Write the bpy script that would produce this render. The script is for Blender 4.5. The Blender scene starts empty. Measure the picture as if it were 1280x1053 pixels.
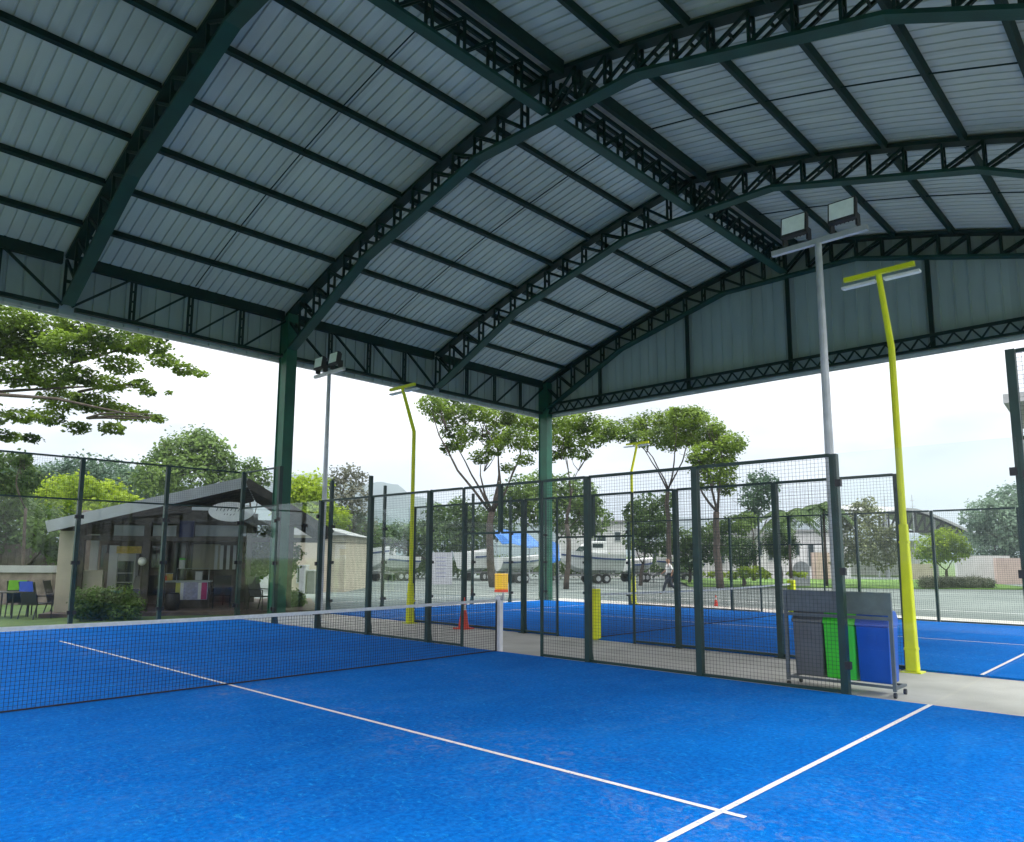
import bpy, math, random
import numpy as np
from mathutils import Vector, Matrix
S = bpy.context.scene
COL = S.collection
rnd = random.Random(7)

# ------------------------------------------------------------------ camera
CAM = Vector((-4.6697, -9.4496, 1.6460)); YAW = .75656; PIT = .13449; ROL = .00432
FPX = 919.83; CX = 640.0; CY = 573.71
_f = Vector((math.cos(YAW)*math.cos(PIT), math.sin(YAW)*math.cos(PIT), math.sin(PIT)))
_r0 = Vector((math.sin(YAW), -math.cos(YAW), 0)); _u0 = _r0.cross(_f)
_r = math.cos(ROL)*_r0 + math.sin(ROL)*_u0; _u = -math.sin(ROL)*_r0 + math.cos(ROL)*_u0
cd = bpy.data.cameras.new('camera'); cam = bpy.data.objects.new('camera', cd); COL.objects.link(cam)
cam.matrix_world = Matrix(((_r.x, _u.x, -_f.x, CAM.x), (_r.y, _u.y, -_f.y, CAM.y), (_r.z, _u.z, -_f.z, CAM.z), (0, 0, 0, 1)))
cd.sensor_width = 36; cd.lens = FPX/1280*36; cd.shift_y = (CY-526.5)/1280; cd.clip_start = .05; cd.clip_end = 6000
S.camera = cam
FH = Vector((math.cos(YAW), math.sin(YAW), 0)); RH = Vector((math.sin(YAW), -math.cos(YAW), 0))

# ------------------------------------------------------------------ world and sun
SUN_EL, SUN_AZ = math.radians(52), math.radians(-62)      # azimuth of the sun measured from +X towards +Y
W = bpy.data.worlds.new('World'); S.world = W; W.use_nodes = True
nt = W.node_tree; nt.nodes.clear()
def N(t, **k):
    n = nt.nodes.new(t)
    for a, b in k.items(): setattr(n, a, b)
    return n
L = nt.links.new
sky = N('ShaderNodeTexSky', sky_type='NISHITA'); sky.sun_disc = False
sky.sun_elevation = SUN_EL; sky.sun_rotation = math.pi/2 - SUN_AZ; sky.air_density = 1.3; sky.dust_density = 2
bg1 = N('ShaderNodeBackground'); bg1.inputs['Strength'].default_value = .12; L(sky.outputs[0], bg1.inputs['Color'])
tc = N('ShaderNodeTexCoord'); sep = N('ShaderNodeSeparateXYZ'); L(tc.outputs['Generated'], sep.inputs[0])
mp = N('ShaderNodeMapping'); mp.inputs['Scale'].default_value = (1, 1, 3.2); L(tc.outputs['Generated'], mp.inputs[0])
no = N('ShaderNodeTexNoise'); no.inputs['Scale'].default_value = 3.1; no.inputs['Detail'].default_value = 7; no.inputs['Roughness'].default_value = .52
no.inputs['Distortion'].default_value = .35
L(mp.outputs[0], no.inputs['Vector'])
cr = N('ShaderNodeValToRGB'); cr.color_ramp.elements[0].position = .36; cr.color_ramp.elements[0].color = (.36, .355, .362, 1)
cr.color_ramp.elements[1].position = .72; cr.color_ramp.elements[1].color = (1.0, .975, .965, 1)
L(no.outputs['Fac'], cr.inputs[0])
mr = N('ShaderNodeMapRange'); mr.inputs[1].default_value = 0.0; mr.inputs[2].default_value = 1.0; mr.inputs[3].default_value = .38; mr.inputs[4].default_value = 3.2
L(sep.outputs['Z'], mr.inputs[0])
bg2 = N('ShaderNodeBackground'); L(cr.outputs[0], bg2.inputs['Color']); L(mr.outputs[0], bg2.inputs['Strength'])
mx = N('ShaderNodeMixShader'); mx.inputs[0].default_value = .965
L(bg1.outputs[0], mx.inputs[1]); L(bg2.outputs[0], mx.inputs[2])
wo = N('ShaderNodeOutputWorld'); L(mx.outputs[0], wo.inputs['Surface'])
sd = bpy.data.lights.new('sun', 'SUN'); sd.energy = .9; sd.angle = math.radians(20); sd.color = (1, .96, .88)
so = bpy.data.objects.new('sun', sd); COL.objects.link(so)
sv = Vector((math.cos(SUN_EL)*math.cos(SUN_AZ), math.cos(SUN_EL)*math.sin(SUN_AZ), math.sin(SUN_EL)))
so.rotation_euler = sv.to_track_quat('Z', 'Y').to_euler()
S.view_settings.view_transform = 'Standard'; S.view_settings.look = 'None'
S.view_settings.exposure = 1.48; S.view_settings.gamma = 1; S.view_settings.use_curve_mapping = False
try:
    S.cycles.max_bounces = 8; S.cycles.transparent_max_bounces = 24; S.cycles.diffuse_bounces = 4
    S.cycles.caustics_reflective = False; S.cycles.caustics_refractive = False
except Exception: pass

# ------------------------------------------------------------------ materials
def mat(name, col, rough=.7, metal=0., var=.15, scale=4., bump=0., bscale=40., col2=None, coord='Object', stretch=None, rand=0., trans=0., spec=.5, detail=5, ramp=(.35, .68)):
    m = bpy.data.materials.new(name); m.use_nodes = True; t = m.node_tree; b = t.nodes['Principled BSDF']; l = t.links.new
    b.inputs['Roughness'].default_value = rough; b.inputs['Metallic'].default_value = metal
    b.inputs['Specular IOR Level'].default_value = spec
    tcn = t.nodes.new('ShaderNodeTexCoord'); v = tcn.outputs[coord]
    if stretch:
        mm = t.nodes.new('ShaderNodeMapping'); mm.inputs['Scale'].default_value = stretch; l(v, mm.inputs[0]); v = mm.outputs[0]
    n = t.nodes.new('ShaderNodeTexNoise'); n.inputs['Scale'].default_value = scale; n.inputs['Detail'].default_value = detail; l(v, n.inputs['Vector'])
    r = t.nodes.new('ShaderNodeValToRGB'); r.color_ramp.elements[0].position = ramp[0]; r.color_ramp.elements[1].position = ramp[1]
    c = Vector(col); c2 = Vector(col2) if col2 else c*(1+var)
    c1 = c if col2 else c*(1-var)
    r.color_ramp.elements[0].color = (*c1, 1); r.color_ramp.elements[1].color = (*c2, 1)
    l(n.outputs['Fac'], r.inputs[0]); out = r.outputs[0]
    if rand:
        oi = t.nodes.new('ShaderNodeObjectInfo'); hs = t.nodes.new('ShaderNodeHueSaturation')
        mr = t.nodes.new('ShaderNodeMapRange'); mr.inputs[3].default_value = 1-rand; mr.inputs[4].default_value = 1+rand
        l(oi.outputs['Random'], mr.inputs[0]); l(mr.outputs[0], hs.inputs['Value']); l(out, hs.inputs['Color']); out = hs.outputs[0]
    l(out, b.inputs['Base Color'])
    if bump:
        n2 = t.nodes.new('ShaderNodeTexNoise'); n2.inputs['Scale'].default_value = bscale; n2.inputs['Detail'].default_value = 4; l(v, n2.inputs['Vector'])
        bp = t.nodes.new('ShaderNodeBump'); bp.inputs['Strength'].default_value = bump; bp.inputs['Distance'].default_value = .02
        l(n2.outputs['Fac'], bp.inputs['Height']); l(bp.outputs[0], b.inputs['Normal'])
    return m

def leafmat(name, dark, light, tr=.35):
    m = bpy.data.materials.new(name); m.use_nodes = True; t = m.node_tree; l = t.links.new; t.nodes.clear()
    o = t.nodes.new('ShaderNodeOutputMaterial'); d = t.nodes.new('ShaderNodeBsdfPrincipled'); tn = t.nodes.new('ShaderNodeBsdfTranslucent')
    d.inputs['Roughness'].default_value = .6; d.inputs['Specular IOR Level'].default_value = .25
    mxs = t.nodes.new('ShaderNodeMixShader'); mxs.inputs[0].default_value = tr
    tcn = t.nodes.new('ShaderNodeTexCoord')
    n = t.nodes.new('ShaderNodeTexNoise'); n.inputs['Scale'].default_value = .55; n.inputs['Detail'].default_value = 6; n.inputs['Roughness'].default_value = .7
    l(tcn.outputs['Object'], n.inputs['Vector'])
    r = t.nodes.new('ShaderNodeValToRGB'); r.color_ramp.elements[0].position = .38; r.color_ramp.elements[1].position = .66
    r.color_ramp.elements[0].color = (*dark, 1); r.color_ramp.elements[1].color = (*light, 1)
    l(n.outputs['Fac'], r.inputs[0]); l(r.outputs[0], d.inputs['Base Color']); l(r.outputs[0], tn.inputs['Color'])
    l(d.outputs[0], mxs.inputs[1]); l(tn.outputs[0], mxs.inputs[2]); l(mxs.outputs[0], o.inputs[0])
    return m

def glassmat(name, tint, gloss=.07, rough=.02):
    m = bpy.data.materials.new(name); m.use_nodes = True; t = m.node_tree; l = t.links.new; t.nodes.clear()
    o = t.nodes.new('ShaderNodeOutputMaterial'); a = t.nodes.new('ShaderNodeBsdfTransparent'); g = t.nodes.new('ShaderNodeBsdfGlossy')
    a.inputs[0].default_value = (*tint, 1); g.inputs['Roughness'].default_value = rough; g.inputs[0].default_value = (1, 1, 1, 1)
    lw = t.nodes.new('ShaderNodeLayerWeight'); lw.inputs[0].default_value = .25
    mr = t.nodes.new('ShaderNodeMapRange'); mr.inputs[3].default_value = gloss; mr.inputs[4].default_value = .14
    l(lw.outputs['Fresnel'], mr.inputs[0]); x = t.nodes.new('ShaderNodeMixShader')
    l(mr.outputs[0], x.inputs[0]); l(a.outputs[0], x.inputs[1]); l(g.outputs[0], x.inputs[2]); l(x.outputs[0], o.inputs[0])
    return m

M = {}
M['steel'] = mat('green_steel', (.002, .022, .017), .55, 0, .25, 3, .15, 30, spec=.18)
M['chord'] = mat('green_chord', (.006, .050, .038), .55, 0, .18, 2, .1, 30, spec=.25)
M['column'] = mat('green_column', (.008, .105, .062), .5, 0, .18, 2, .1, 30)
M['post'] = mat('fence_paint', (.005, .036, .030), .45, 0, .2, 5)
M['wire'] = mat('fence_wire', (.012, .03, .03), .5, 0, .2, 5)
M['sheet'] = mat('zinc_sheet', (.44, .48, .425), .8, 0, .14, .9, .1, 9, rand=.05, stretch=(1, .25, 1))
M['clad'] = mat('zinc_cladding', (.36, .425, .43), .8, 0, .10, 1.3, .1, 9, rand=.05, stretch=(1, 1, .3))
M['trim'] = mat('zinc_trim', (.42, .45, .47), .5, .2, .1, 2)
M['concrete'] = mat('concrete', (.44, .43, .40), .85, 0, .2, .9, .3, 60, col2=(.60, .585, .55), coord='Object', detail=9)
M['yard'] = mat('yard_tarmac', (.10, .125, .12), .9, 0, .2, .22, .2, 30, col2=(.165, .195, .185), detail=10)
M['grass'] = mat('grass', (.05, .10, .02), .9, 0, .2, .7, .8, 60, col2=(.11, .17, .04), detail=9)
M['white'] = mat('white_paint', (.78, .78, .78), .6, 0, .06, 6)
M['line'] = mat('worn_white_line', (.42, .52, .66), .9, 0, .1, 30, .4, 80, col2=(.80, .80, .80), ramp=(.30, .46), spec=.1, detail=8)
M['tape'] = mat('net_tape', (.58, .61, .60), .6, 0, .08, 20)
M['net'] = mat('net_cord', (.012, .014, .02), .8, 0, .1, 20)
M['yellow'] = mat('yellow_paint', (.74, .78, .004), .4, 0, .08, 3)
M['pad'] = mat('yellow_foam', (.76, .80, .004), .55, 0, .08, 3, .2, 8)
M['galv'] = mat('galvanised', (.48, .50, .53), .4, .45, .12, 5)
M['black'] = mat('black_plastic', (.02, .02, .022), .5, 0, .2, 8)
M['lens'] = mat('floodlight_lens', (.85, .88, .88), .6, 0, .05, 10, spec=.3)
M['binG'] = mat('green_plastic', (.06, .68, .03), .38, 0, .06, 4)
M['binB'] = mat('blue_plastic', (.004, .095, .55), .38, 0, .06, 4)
M['binK'] = mat('grey_plastic', (.13, .137, .145), .45, 0, .1, 4)
M['perf'] = mat('perforated_steel', (.13, .15, .165), .5, .3, .1, 10)
M['cone'] = mat('cone_plastic', (.75, .06, .03), .5, 0, .08, 4)
M['cream'] = mat('cream_wall', (.50, .45, .36), .85, 0, .1, 1.5)
M['greywall'] = mat('grey_wall', (.30, .31, .32), .85, 0, .1, 1.5)
M['whitewall'] = mat('white_wall', (.62, .62, .62), .85, 0, .08, 1.2)
M['pink'] = mat('pink_wall', (.62, .47, .43), .85, 0, .08, 1.2)
M['roofgrey'] = mat('roof_grey', (.34, .35, .36), .6, .1, .12, 2)
M['darkwood'] = mat('dark_wood', (.075, .062, .053), .7, 0, .25, 6)
M['deck'] = mat('deck', (.12, .085, .07), .8, 0, .25, 3)
M['bark'] = mat('bark', (.075, .06, .05), .9, 0, .3, 5, .5, 20)
M['winglass'] = mat('window_glass', (.03, .045, .05), .08, 0, .1, 2, spec=.9)
M['navy'] = mat('navy', (.004, .010, .07), .6, 0, .1, 5)
M['cloth_g'] = mat('green_cloth', (.20, .55, .04), .8, 0, .1, 5)
M['cloth_b'] = mat('blue_cloth', (.02, .07, .50), .8, 0, .1, 5)
M['amber'] = mat('amber_cloth', (.65, .45, .10), .8, 0, .15, 12)
M['orange'] = mat('yellow_box', (.85, .48, .02), .6, 0, .06, 5)
M['skin'] = mat('skin', (.32, .18, .12), .6, 0, .1, 9)
M['hair'] = mat('hair', (.02, .016, .014), .6)
M['shirt'] = mat('shirt', (.68, .68, .68), .8, 0, .08, 9)
M['trousers'] = mat('trousers', (.03, .035, .05), .8, 0, .1, 9)
M['tarp'] = mat('blue_tarp', (.006, .17, .58), .5, 0, .15, 2, .3, 5)
M['gel'] = mat('white_hull', (.70, .71, .72), .3, 0, .06, 2)
M['hullblue'] = mat('hull_stripe', (.03, .06, .16), .4)
M['trailer'] = mat('trailer_steel', (.22, .23, .24), .5, .4, .1, 4)
M['tyre'] = mat('tyre', (.02, .02, .02), .9)
M['stone'] = mat('rough_stone', (.16, .13, .115), .9, 0, .35, 2.5, .8, 12)
M['magenta'] = mat('magenta_print', (.55, .06, .22), .7)
M['lilac'] = mat('lilac_print', (.42, .42, .60), .7, 0, .2, 14)
M['lime'] = mat('lime_print', (.62, .60, .14), .7)
M['sign'] = mat('banner_white', (.62, .62, .70), .6, 0, .06, 8)
M['ink'] = mat('ink', (.08, .09, .11), .6)
M['signgrey'] = mat('grey_board', (.30, .32, .34), .6)
M['hillblue'] = mat('forested_hill', (.022, .05, .045), 1, 0, .35, .012, .0, 1, col2=(.045, .085, .07), detail=12)
M['glass'] = glassmat('court_glass', (.96, .982, .972), .015)
M['lamp'] = mat('white_globe', (.8, .78, .72), .3)
L_dark = leafmat('leaf_dark', (0.042, 0.091, 0.029), (0.143, 0.234, 0.058))
L_mid = leafmat('leaf_mid', (0.046, 0.098, 0.026), (0.182, 0.286, 0.058))
L_bright = leafmat('leaf_bright', (0.117, 0.208, 0.016), (0.442, 0.572, 0.039), .45)
L_rain = leafmat('leaf_rain', (0.021, 0.055, 0.013), (0.260, 0.390, 0.039), .42)
L_olive = leafmat('leaf_olive', (0.091, 0.111, 0.052), (0.286, 0.325, 0.156))
L_blue = leafmat('leaf_bluish', (0.046, 0.098, 0.065), (0.143, 0.234, 0.130))
L_pale = leafmat('leaf_pale', (0.091, 0.156, 0.111), (0.260, 0.364, 0.247))
L_grey = leafmat('leaf_grey', (0.078, 0.091, 0.065), (0.221, 0.234, 0.169))

# artificial turf: blue pile, sand-dusted flecks
def turfmat():
    m = bpy.data.materials.new('blue_turf'); m.use_nodes = True; t = m.node_tree; l = t.links.new; b = t.nodes['Principled BSDF']
    b.inputs['Roughness'].default_value = .95; b.inputs['Specular IOR Level'].default_value = .03
    b.inputs['Sheen Weight'].default_value = 0; b.inputs['Sheen Roughness'].default_value = .5; b.inputs['Sheen Tint'].default_value = (.6, .75, 1, 1)
    tcn = t.nodes.new('ShaderNodeTexCoord')
    def noise(sc, de, ro=.6, st=(1, 1, 1), dis=0):
        mm = t.nodes.new('ShaderNodeMapping'); mm.inputs['Scale'].default_value = st; l(tcn.outputs['Object'], mm.inputs[0])
        n = t.nodes.new('ShaderNodeTexNoise'); n.inputs['Scale'].default_value = sc; n.inputs['Detail'].default_value = de
        n.inputs['Roughness'].default_value = ro; n.inputs['Distortion'].default_value = dis; l(mm.outputs[0], n.inputs['Vector']); return n.outputs['Fac']
    def ramp(f, a, b_, c1, c2):
        r = t.nodes.new('ShaderNodeValToRGB'); r.color_ramp.elements[0].position = a; r.color_ramp.elements[1].position = b_
        r.color_ramp.elements[0].color = (*c1, 1); r.color_ramp.elements[1].color = (*c2, 1); l(f, r.inputs[0]); return r.outputs[0]
    def mix(f, a, b_, fv=None):
        x = t.nodes.new('ShaderNodeMix'); x.data_type = 'RGBA'
        if f is not None: l(f, x.inputs[0])
        if fv is not None: x.inputs[0].default_value = fv
        l(a, x.inputs[6]); l(b_, x.inputs[7]); return x.outputs[2]
    base = ramp(noise(.42, 10, .68), .34, .68, (.001, .108, .46), (.001, .190, .72))
    fine = ramp(noise(24, 3, .6), .35, .7, (.001, .070, .36), (.002, .225, .76))
    c = mix(None, base, fine, .45)
    # pale sand flecks in loose drifts
    f1 = ramp(noise(7, 8, .8, (1.3, .8, 1), 1.6), .52, .72, (0, 0, 0), (1, 1, 1))
    f2 = ramp(noise(.5, 4, .6), .40, .66, (0, 0, 0), (1, 1, 1))
    mu = t.nodes.new('ShaderNodeMath'); mu.operation = 'MULTIPLY'; l(f1, mu.inputs[0]); l(f2, mu.inputs[1])
    mu2 = t.nodes.new('ShaderNodeMath'); mu2.operation = 'MULTIPLY'; l(mu.outputs[0], mu2.inputs[0]); mu2.inputs[1].default_value = .45
    cy = ramp(noise(12, 6, .72, (1.5, .8, 1), 1.4), .57, .65, (0, 0, 0), (1, 1, 1))
    cm = t.nodes.new('ShaderNodeMath'); cm.operation = 'MULTIPLY'; l(cy, cm.inputs[0]); cm.inputs[1].default_value = .50
    cyan = t.nodes.new('ShaderNodeRGB'); cyan.outputs[0].default_value = (.02, .36, .80, 1)
    c = mix(cm.outputs[0], c, cyan.outputs[0])
    sand = t.nodes.new('ShaderNodeRGB'); sand.outputs[0].default_value = (.20, .30, .50, 1)
    c = mix(mu2.outputs[0], c, sand.outputs[0])
    w1 = ramp(noise(.9, 9, .78, (.55, 1.6, 1), 1.5), .50, .70, (0, 0, 0), (1, 1, 1))
    wm = t.nodes.new('ShaderNodeMath'); wm.operation = 'MULTIPLY'; l(w1, wm.inputs[0]); wm.inputs[1].default_value = .30
    wear = t.nodes.new('ShaderNodeRGB'); wear.outputs[0].default_value = (.045, .24, .60, 1)
    c = mix(wm.outputs[0], c, wear.outputs[0])
    # sandy wear where feet drag along the centre service line
    sx = t.nodes.new('ShaderNodeSeparateXYZ'); l(tcn.outputs['Object'], sx.inputs[0])
    ab = t.nodes.new('ShaderNodeMath'); ab.operation = 'ABSOLUTE'; l(sx.outputs['X'], ab.inputs[0])
    mk = t.nodes.new('ShaderNodeMapRange'); mk.inputs[1].default_value = 0; mk.inputs[2].default_value = 1.1; mk.inputs[3].default_value = 1; mk.inputs[4].default_value = 0; l(ab.outputs[0], mk.inputs[0])
    f3 = ramp(noise(5.5, 9, .78, (1, 1, 1), 1.8), .50, .66, (0, 0, 0), (1, 1, 1)); f4 = ramp(noise(.8, 3, .5), .42, .60, (0, 0, 0), (1, 1, 1))
    q1 = t.nodes.new('ShaderNodeMath'); q1.operation = 'MULTIPLY'; l(f3, q1.inputs[0]); l(mk.outputs[0], q1.inputs[1])
    q2 = t.nodes.new('ShaderNodeMath'); q2.operation = 'MULTIPLY'; l(q1.outputs[0], q2.inputs[0]); l(f4, q2.inputs[1])
    q3 = t.nodes.new('ShaderNodeMath'); q3.operation = 'MULTIPLY'; l(q2.outputs[0], q3.inputs[0]); q3.inputs[1].default_value = .65
    sn = t.nodes.new('ShaderNodeRGB'); sn.outputs[0].default_value = (.24, .27, .38, 1)
    c = mix(q3.outputs[0], c, sn.outputs[0])
    l(c, b.inputs['Base Color'])
    bp = t.nodes.new('ShaderNodeBump'); bp.inputs['Strength'].default_value = .6; bp.inputs['Distance'].default_value = .012
    l(noise(70, 3, .7), bp.inputs['Height']); l(bp.outputs[0], b.inputs['Normal'])
    return m
M['turf'] = turfmat()

# ------------------------------------------------------------------ mesh helpers
class MB:
    def __init__(s): s.v = []; s.f = []
    def poly(s, pts, faces):
        o = len(s.v); s.v += [tuple(p) for p in pts]; s.f += [tuple(i+o for i in f) for f in faces]; return s
    def box(s, x0, x1, y0, y1, z0, z1):
        return s.poly([(x0,y0,z0),(x1,y0,z0),(x1,y1,z0),(x0,y1,z0),(x0,y0,z1),(x1,y0,z1),(x1,y1,z1),(x0,y1,z1)],
                      [(0,3,2,1),(4,5,6,7),(0,1,5,4),(1,2,6,5),(2,3,7,6),(3,0,4,7)])
    def bar(s, a, b, w, h=None, up=(0, 0, 1)):
        a = Vector(a); b = Vector(b); h = h or w; d = (b-a).normalized(); up = Vector(up)
        if abs(d.dot(up)) > .98: up = Vector((1, 0, 0)) if abs(d.x) < .9 else Vector((0, 1, 0))
        x = d.cross(up).normalized()*w/2; y = x.cross(d).normalized()*h/2
        p = [a-x-y, a+x-y, a+x+y, a-x+y, b-x-y, b+x-y, b+x+y, b-x+y]
        return s.poly(p, [(0,3,2,1),(4,5,6,7),(0,1,5,4),(1,2,6,5),(2,3,7,6),(3,0,4,7)][::1])
    def tube(s, pts, rads, n=8, cap=True):
        pts = [Vector(p) for p in pts]; o = len(s.v)
        for i, p in enumerate(pts):
            d = (pts[min(i+1, len(pts)-1)]-pts[max(i-1, 0)]).normalized()
            up = Vector((0, 0, 1)) if abs(d.z) < .9 else Vector((1, 0, 0))
            x = d.cross(up).normalized(); y = x.cross(d)
            for k in range(n):
                a = 2*math.pi*k/n; s.v.append(tuple(p+(x*math.cos(a)+y*math.sin(a))*rads[i]))
        for i in range(len(pts)-1):
            for k in range(n):
                a = o+i*n+k; b = o+i*n+(k+1) % n; s.f.append((a, b, b+n, a+n))
        if cap:
            s.f.append(tuple(o+k for k in range(n))[::-1]); s.f.append(tuple(o+(len(pts)-1)*n+k for k in range(n)))
        return s
    def prism(s, prof, y0, y1, axis='y'):      # profile [(a,b)] extruded along an axis
        n = len(prof); o = len(s.v)
        for t in (y0, y1):
            for a, b in prof:
                s.v.append((a, t, b) if axis == 'y' else ((t, a, b) if axis == 'x' else (a, b, t)))
        for k in range(n): s.f.append((o+k, o+(k+1) % n, o+n+(k+1) % n, o+n+k))
        s.f.append(tuple(o+k for k in range(n))[::-1]); s.f.append(tuple(o+n+k for k in range(n)))
        return s
    def mesh(s, name, m, smooth=False):
        me = bpy.data.meshes.new(name); me.from_pydata(s.v, [], s.f); me.materials.append(m)
        if smooth: me.shade_smooth()
        me.update(); return me
    def build(s, name, m, parent=None, smooth=False, bevel=0, **k):
        return put(name, s.mesh(name, m, smooth), parent, bevel=bevel, **k)
def put(name, me, parent=None, loc=None, rot=None, label=None, cat=None, group=None, kind=None, bevel=0):
    o = bpy.data.objects.new(name, me); COL.objects.link(o); o.parent = parent
    if loc is not None: o.location = loc
    if rot is not None: o.rotation_euler = rot
    if bevel:
        b = o.modifiers.new('bevel', 'BEVEL'); b.width = bevel; b.segments = 2; b.limit_method = 'ANGLE'
    if label: o['label'] = label
    if cat: o['category'] = cat
    if group: o['group'] = group
    if kind: o['kind'] = kind
    return o
def thing(name, label, cat, loc=(0, 0, 0), rz=0, group=None):
    return put(name, None, None, loc, (0, 0, rz), label, cat, group)
def dup(root, loc=None, rz=None, label=None, group=None, scale=None):
    r = root.copy(); COL.objects.link(r)
    if loc is not None: r.location = loc
    if rz is not None: r.rotation_euler = (0, 0, rz)
    if scale is not None: r.scale = scale
    if label: r['label'] = label
    if group: r['group'] = group
    for ch in list(root.children):
        c = ch.copy(); COL.objects.link(c); c.parent = r
        for g in list(ch.children):
            d = g.copy(); COL.objects.link(d); d.parent = c
    return r
def P(u, v, d):
    """world point seen at photo pixel u,v whose horizontal distance ahead of the camera is d"""
    k = _f + _r*((u-CX)/FPX) - _u*((v-CY)/FPX)
    return CAM + k*(d/(k.dot(FH)))
def G(u, d, z=0.):
    p = P(u, 698, d); p.z = z; return p
def gd(v): return FPX*1.646/(v-698)*.99
RZ = math.atan2(RH.y, RH.x)       # rotation that turns local +x to the camera's right, local +y away from it

# ------------------------------------------------------------------ ground
def sheet(name, x0, x1, y0, y1, z, m, kind='structure', parent=None, t=.0):
    b = MB()
    if t: b.box(x0, x1, y0, y1, z-t, z)
    else: b.poly([(x0,y0,z),(x1,y0,z),(x1,y1,z),(x0,y1,z)], [(0,1,2,3)])
    return b.build(name, m, parent, kind=kind)
sheet('ground', -2500, 2500, -2500, 2500, -.09, M['grass'])
sheet('yard', 6.9, 75, 11.2, 60, -.05, M['yard']); 
sheet('yard_right', 20.2, 75, -60, 11.196, -.05, M['yard'])
sheet('apron', -7.5, 20.2, -14, 10.92, -.03, M['concrete'], t=.12)
sheet('kerb', -7.5, 6.9, 10.93, 11.15, -.022, M['concrete'], t=.10)
# pale boundary lines painted on the yard
ln = MB()
for (a, b) in (((9, 15.0), (30, 15.0)), ((30, 15), (30, 30)), ((9, 22), (30, 22)), ((24, -8), (24, 10)), ((24, -8), (40, -8))):
    a = Vector((*a, -.046)); b = Vector((*b, -.046)); d = (b-a).normalized(); s_ = Vector((-d.y, d.x, 0))*.04
    ln.poly([a-s_, b-s_, b+s_, a+s_], [(0, 1, 2, 3)])
ln.build('yard_line', M['white'], kind='structure')

# ------------------------------------------------------------------ padel courts
CO2 = Vector((13.0, .08, 0))
def line(x0, x1, y0, y1, par):
    return MB().poly([(x0,y0,.004),(x1,y0,.004),(x1,y1,.004),(x0,y1,.004)], [(0,1,2,3)]).build('court_line', M['line'], par)
def court_floor(o):
    t = sheet('court_turf', -5, 5, -10, 10, 0, M['turf'], t=.03); t.location = o
    line(-.025, .025, -7.12, 7.12, t)
    line(-5, -.026, 6.925, 6.975, t); line(.026, 5, 6.925, 6.975, t)
    line(-5, -.026, -6.975, -6.925, t); line(.026, 5, -6.975, -6.925, t)
    return t
court_floor(Vector((0, 0, 0))); court_floor(CO2)

_panels = {}
def mesh_panel(w, h, p=.05, r=.0028):
    """welded wire panel in the local x-z plane, w wide, h high"""
    key = (round(w, 2), round(h, 2))
    if key not in _panels:
        b = MB(); n = max(1, round(w/p)); m_ = max(1, round(h/p))
        for i in range(1, n): x = w*i/n; b.box(x-r/2, x+r/2, -r/2, r/2, 0, h)
        for j in range(1, m_): z = h*j/m_; b.box(0, w, r/2, r*1.5, z-r/2, z+r/2)
        _panels[key] = b.mesh('wire_mesh', M['wire'])
    return _panels[key]
def add_panel(par, o, axis, a, b, z0, z1):
    """axis 'y': runs along y at x=o ; axis 'x': runs along x at y=o"""
    me = mesh_panel(b-a, z1-z0)
    if axis == 'y': ob = put('wire_mesh', me, par, (o, a, z0), (0, 0, math.pi/2))
    else: ob = put('wire_mesh', me, par, (a, o, z0), (0, 0, 0))
    ob['kind'] = 'stuff'; return ob
def add_glass(par, o, axis, a, b, z0, z1):
    m = MB(); g = .008
    if axis == 'y': m.box(o-.006, o+.006, a+g, b-g, z0, z1)
    else: m.box(a+g, b-g, o-.006, o+.006, z0, z1)
    gl = m.build('glass_pane', M['glass'], par)
    for t in (a+.06, b-.06):
        for z in (.35, 1.5, z1-.38):
            c = MB()
            if axis == 'y': c.box(o-.03, o+.03, t-.035, t+.035, z-.045, z+.045)
            else: c.box(t-.035, t+.035, o-.03, o+.03, z-.045, z+.045)
            c.build('glass_clamp', M['black'], gl)
    return gl
def post(par, x, y, h, w=.07, t=.10, axis='y', foot=True, name='post', z0=-.03):
    b = MB(); wx, wy = (w, t) if axis == 'x' else (t, w)
    b.box(x-wx/2, x+wx/2, y-wy/2, y+wy/2, z0, h)
    if foot and z0 < 0:
        b.box(x-.09, x+.09, y-.09, y+.09, -.03, -.018)
        if axis == 'y': b.prism([(x+wx/2, -.018), (x+wx/2+.07, -.018), (x+wx/2, .42)], y-.012, y+.012)
        else: b.prism([(y+wy/2, -.018), (y+wy/2+.07, -.018), (y+wy/2, .42)], x-.012, x+.012, 'x')
    return b.build(name, M['post'], par)
def rail(par, axis, o, a, b, z, w=.04, h=.04):
    m = MB()
    if axis == 'y': m.box(o-w/2, o+w/2, a, b, z-h/2, z+h/2)
    else: m.box(a, b, o-w/2, o+w/2, z-h/2, z+h/2)
    return m.build('rail', M['post'], par)
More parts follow.
